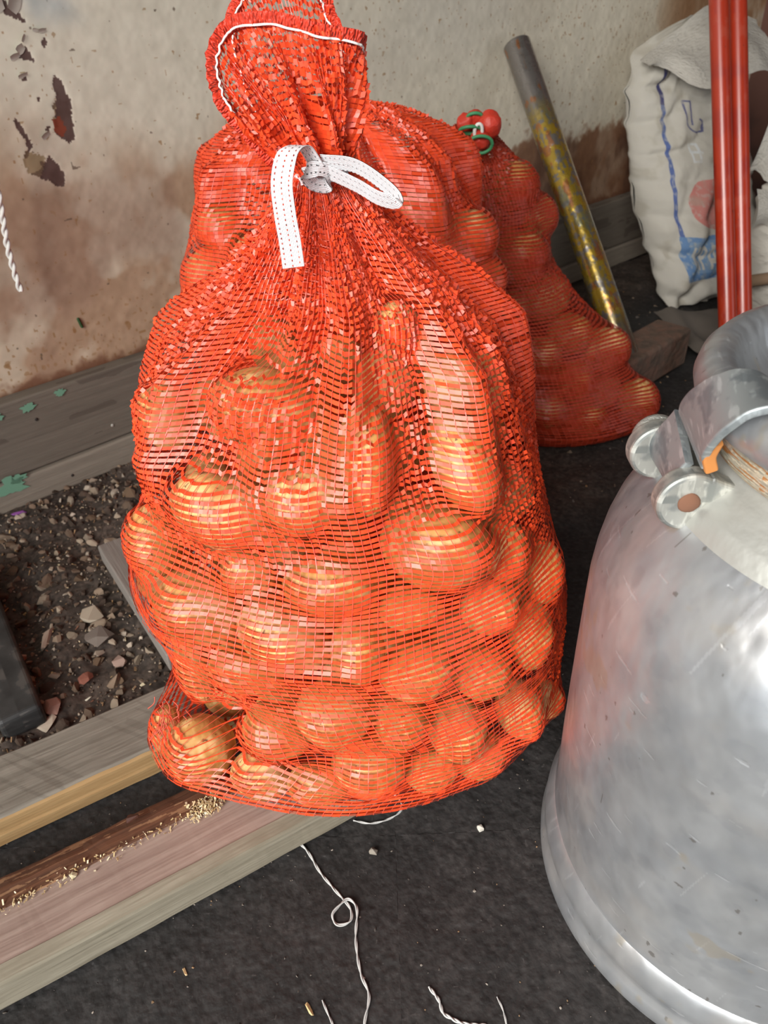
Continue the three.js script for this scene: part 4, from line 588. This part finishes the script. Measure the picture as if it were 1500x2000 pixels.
{ const t = scene.children[scene.children.length - 1], o = V(-0.412, 0, -0.456).addScaledVector(PD, -0.4), mk = (prof, len) => { const p = [], s = [], u = []; for (let i = 0; i <= 60; i++) { p.push(o.clone().addScaledVector(PD, len * i / 60)); s.push(PN); u.push(UP); } return wobble(sweep(p, s, u, prof), 0.0009, 34, 2); };
  part(t, 'split_edge', mk([[-0.004, 0.003], [-0.004, 0.017], [0.0, 0.0185], [0.002, 0.003]], 1.02), M.freshWood, 'fresh yellowish split lower edge'); part(t, 'split_edge', mk([[-0.0016, 0.02], [-0.0016, 0.0345], [0.002, 0.037], [0.003, 0.02]], 1.02), M.freshWood, 'fresh yellowish split upper edge'); }
{ // short board lying across, behind the sack
  const ex = V(0.547, 0.0, 0.837).normalize(), ez = V().crossVectors(ex, UP).normalize();
  const t = thing('wooden_board', [-0.3, 0, -0.76], 'flat grey board end sticking out left of the front sack, on the soil', 'board');
  part(t, 'timber', basis(wobble(rbox(0.27, 0.03, 0.16, 0.003), 0.0012, 20, 3), V(-0.281, 0.034, -0.828), ex, UP, ez), M.greyBoard);
}
{ const t = thing('angle_iron', [-0.45, 0, -0.65], 'dark blackened steel bar end on the soil at the left edge', 'bar'); const ex = V(0.54, 0, 0.84).normalize(), ez = V().crossVectors(ex, UP).normalize();
  part(t, 'bar', basis(wobble(rbox(0.34, 0.034, 0.05, 0.006), 0.0015, 24, 2), V(-0.52, 0.026, -0.735), ex, UP, ez), std({ roughness: 0.55, metalness: 0.3, map: tex(128, 128, (u, v, o) => { const n = fbm(u * 9, v * 9, 3, 4); o[0] = o[1] = o[2] = 34 + 50 * n; if (n > 0.62) mix3(o, [92, 88, 84], 0.6); }, true, [5, 5]) })); }
// ---------- cords and threads ----------
single('rope', strand([[-0.505, 0.6, -1.14], [-0.516, 0.516, -1.14], [-0.523, 0.463, -1.14], [-0.530, 0.413, -1.14], [-0.532, 0.368, -1.14], [-0.531, 0.346, -1.14]], 0.0042, 90, 0.55), M.white, 'white twisted rope end hanging at the left edge before the wall', 'rope');
const fy = (x, z, r = 0.0012) => [x, floorY(x, z) + r, z];
single('twine', strand([[-0.105, -0.452], [-0.092, -0.44], [-0.076, -0.415], [-0.063, -0.399], [-0.045, -0.376], [-0.045, -0.366], [-0.052, -0.362], [-0.059, -0.363], [-0.0625, -0.371], [-0.056, -0.38], [-0.048, -0.386], [-0.041, -0.381], [-0.039, -0.375], [-0.04, -0.349], [-0.035, -0.318], [-0.028, -0.301], [-0.032, -0.277], [-0.03, -0.26]].map((q, i) => fy(q[0], q[1], i > 7 && i < 13 ? 0.0026 : 0.0014)), 0.0013, 160, 0.35, 5), M.twine, 'long white twine with a loop on the dark floor below the front plank', 'twine');
single('twine', strand([[-0.044, -0.472], [-0.025, -0.468], [-0.003, -0.474], [0.008, -0.483], [0.006, -0.495], [-0.006, -0.505]].map((q) => fy(q[0], q[1])), 0.001, 60, 0.3, 5), M.twine, 'short curved white twine right under the bottom of the front sack', 'twine');
single('twine', strand([[-0.069, -0.298], [-0.064, -0.288], [-0.059, -0.278], [-0.056, -0.262]].map((q) => fy(q[0], q[1])), 0.0009, 30, 0.3, 5), M.twine, 'short white twine end left of the long one at the bottom edge', 'twine');
single('twine', strand([[0.025, -0.306], [0.033, -0.295], [0.036, -0.285], [0.042, -0.281], [0.052, -0.2765], [0.072, -0.274]].map((q) => fy(q[0], q[1])), 0.0014, 50, 0.5, 5), M.twine, 'frayed wavy white twine at the bottom edge, right of the long one', 'twine');
single('twine', strand([[0.084, -0.296], [0.0875, -0.286], [0.089, -0.273], [0.088, -0.262]].map((q) => fy(q[0], q[1])), 0.0008, 30, 0.3, 5), M.twine, 'thin white twine end nearest the can at the bottom edge', 'twine');
// ---------- crumbs, chips and stones ----------
const chunk = (sx, sy, sz, seed) => { const r = rng(Math.round(seed * 91) + 3), g = new ConvexGeometry(Array.from({ length: 15 }, () => { const v = V(r() - 0.5, r() - 0.5, r() - 0.5).normalize(); return V(v.x * sx, v.y * sy, v.z * sz); })); return g; };
function lying(name, x, z, s, seed, color, label, cat, group, rough = 0.85, y) { const g = chunk(s[0], s[1], s[2], seed); g.rotateY(seed * 1.7); const m = single(name, g, std({ color, roughness: rough }), label, cat, group); m.position.set(x, (y ?? floorY(x, z)) - s[1] * 0.25, z); return m; }
lying('brick_shard', -0.412, -0.628, [0.013, 0.006, 0.018], 2, 0xa98476, 'pinkish pointed brick shard beside the dark bar end on the left', 'stone');
lying('brick_shard', -0.385, -0.674, [0.01, 0.005, 0.011], 5, 0x8a5646, 'reddish brick shard on the soil above the rear plank', 'stone');
lying('brick_shard', -0.35, -0.705, [0.01, 0.005, 0.012], 6, 0x9c8478, 'pale triangular brick shard near the lower end of the grey board', 'stone');
lying('stone', -0.405, -0.785, [0.02, 0.008, 0.016], 4, 0xa89c8a, 'pale flat stone on the soil left of the grey board', 'stone');
lying('stone', -0.385, -0.745, [0.022, 0.007, 0.02], 8, 0x6e645c, 'grey flat stone just below the pale one, left of the grey board', 'stone');
lying('wood_chip', -0.455, -0.745, [0.03, 0.004, 0.007], 1, 0xa89686, 'long pale wood chip on the soil in front of the dark bar', 'chip');
lying('pebble', 0.089, -0.457, [0.0045, 0.004, 0.004], 3, 0xbdb8ae, 'white pebble on the dark floor between the front sack and the can', 'pebble');
lying('pebble', -0.023, -0.435, [0.005, 0.0045, 0.0045], 7, 0x7d766c, 'grey brown pebble on the dark floor below the front sack', 'pebble');
lying('seed', -0.08, -0.292, [0.0022, 0.0018, 0.007], 0.35, 0xc9ae7e, 'yellow seed at the bottom edge left of the twine', 'seed', null, 0.5);
lying('seed', -0.195, -0.326, [0.0018, 0.0015, 0.0045], 2.2, 0xcbb084, 'small yellow seed on the dark floor below the front plank', 'seed', null, 0.5);
lying('seed', -0.375, -0.648, [0.005, 0.002, 0.0022], 0.4, 0xdcd6c2, 'white seed on the soil below the reddish brick shard', 'seed', null, 0.5);
lying('seed', -0.312, -0.668, [0.0025, 0.002, 0.004], 1.2, 0xdccfae, 'cream seed beside the lower tip of the grey board', 'seed', null, 0.5);
lying('plastic_bit', -0.603, -1.045, [0.004, 0.003, 0.014], 3.0, 0x8a4f96, 'purple plastic bit on the soil below the baseboard', 'scrap', null, 0.5);
{ const g = new THREE.CapsuleGeometry(0.0024, 0.014, 4, 8).rotateZ(0.2); single('grass_blade', basis(g, along(0.212, 0.262, 0.0025), WD, UP, WN), std({ color: 0x2d4a26, roughness: 0.6 }), 'short dark green scrap stuck to the wall left of the sacks', 'scrap'); }
lying('nut_shell', -0.262, -0.452, [0.0075, 0.004, 0.005], 4.1, 0x4a2c22, 'dark brown shell bit on the front plank', 'shell', null, 0.5, 0.0445);
lying('wood_chip', -0.305, -0.395, [0.004, 0.003, 0.004], 2.5, 0xb2a688, 'grey nub on the front plank at the far left', 'chip', null, 0.85, 0.0425);
function scatter(name, n, seed, geo, place, colors, label) {
  const r = rng(seed), m = new THREE.InstancedMesh(geo, std({ color: 0xffffff, roughness: 0.9 }), n), o = new THREE.Object3D(), c = new THREE.Color(); let k = 0;
  for (let t = 0; t < n * 30 && k < n; t++) { const p = place(r); if (!p) continue; o.position.set(p[0], p[1], p[2]); o.rotation.set(r() * 6, r() * 6, r() * 6); const s = p[3]; o.scale.set(s * (0.7 + r()), s * (0.5 + 0.6 * r()), s * (0.7 + r())); o.updateMatrix(); m.setMatrixAt(k, o.matrix); const q = colors[Math.floor(r() * colors.length)]; c.setHex(q).multiplyScalar(0.7 + 0.5 * r()); m.setColorAt(k, c); k++; }
  m.count = k; m.name = name; shade(m); scene.add(m); return tag(m, label, name.includes('sawdust') ? 'sawdust' : 'crumbs', null, 'stuff');
}
const lump = chunk(1, 0.8, 0.9, 5);
const chip = new THREE.BoxGeometry(2.6, 0.5, 0.9);
scatter('soil_crumbs', 9000, 5, lump, (r) => { const x = -1.25 + 1.3 * r(), z = -0.45 - 1.2 * r(), s = soilMask(x, z); return r() < s ? [x, floorY(x, z) + 0.0005, z, 0.0014 + 0.0085 * Math.pow(r(), 6)] : null; }, [0x5a493d, 0x4a3b31, 0x6c5848, 0x7c6a59, 0x43352a, 0x8a7a68, 0x9a8a78, 0x65503d, 0xaa9c8c], 'loose crumbs of brown soil and grit between the wall and the planks');
scatter('wood_crumbs', 1300, 8, chip, (r) => { const x = -1.25 + 1.3 * r(), z = -0.45 - 1.2 * r(), s = soilMask(x, z); return r() < s ? [x, floorY(x, z) + 0.002, z, 0.0008 + 0.0022 * r() * r()] : null; }, [0xb08a5e, 0xc9a878, 0x9a7a58, 0xd6c3a0, 0x8a5a44], 'small wood chips scattered over the brown soil');
scatter('floor_grit', 700, 9, lump, (r) => { const x = -0.5 + 1.3 * r(), z = -0.2 - 0.5 * r(); return soilMask(x, z) < 0.1 ? [x, floorY(x, z), z, 0.0005 + 0.0014 * r() * r()] : null; }, [0x57504a, 0x6a625a, 0x8a8178, 0x3a3532, 0x7a6248], 'fine grit on the dark trodden floor');
scatter('floor_grit', 700, 19, lump, (r) => { const x = 0.3 + 0.9 * r(), z = -1.0 - 1.0 * r(), w = (x + 0.651) * 0.649 + (z + 1.084) * 0.761; return w > 0.02 ? [x, floorY(x, z), z, 0.001 + 0.006 * r() * r() * r()] : null; }, [0x57504a, 0x6a5a4c, 0x7a6a58, 0x3a3532, 0x8a6a4a], 'grit and dirt on the floor along the wall behind the sledgehammer').name = 'wall_grit';
scatter('sawdust', 520, 12, chip, (r) => { const t = r(), k = r(), u = t < 0.55 ? 0.72 + 0.02 * (r() + r() - 1) - 0.0 : 0.45 + 0.3 * k, w = t < 0.55 ? 0.064 + 0.014 * (r() + r() - 1) : 0.064 + 0.01 * (r() + r() - 1) - (k - 0.5) * 0.004; const p = V(-0.352, 0, -0.298).addScaledVector(PD, -0.5 + 0.5 + (u - 0.5)).addScaledVector(PN, w); return [p.x, 0.0445 + 0.0025 * r() * (t < 0.55 ? 1 : 0.3), p.z, 0.0005 + 0.0009 * r()]; }, [0xd8c49a, 0xe6d8b6, 0xc2a878, 0xb49c70], 'yellowish sawdust and bark bits on the front plank before the sack');
renderer.render(scene, camera);
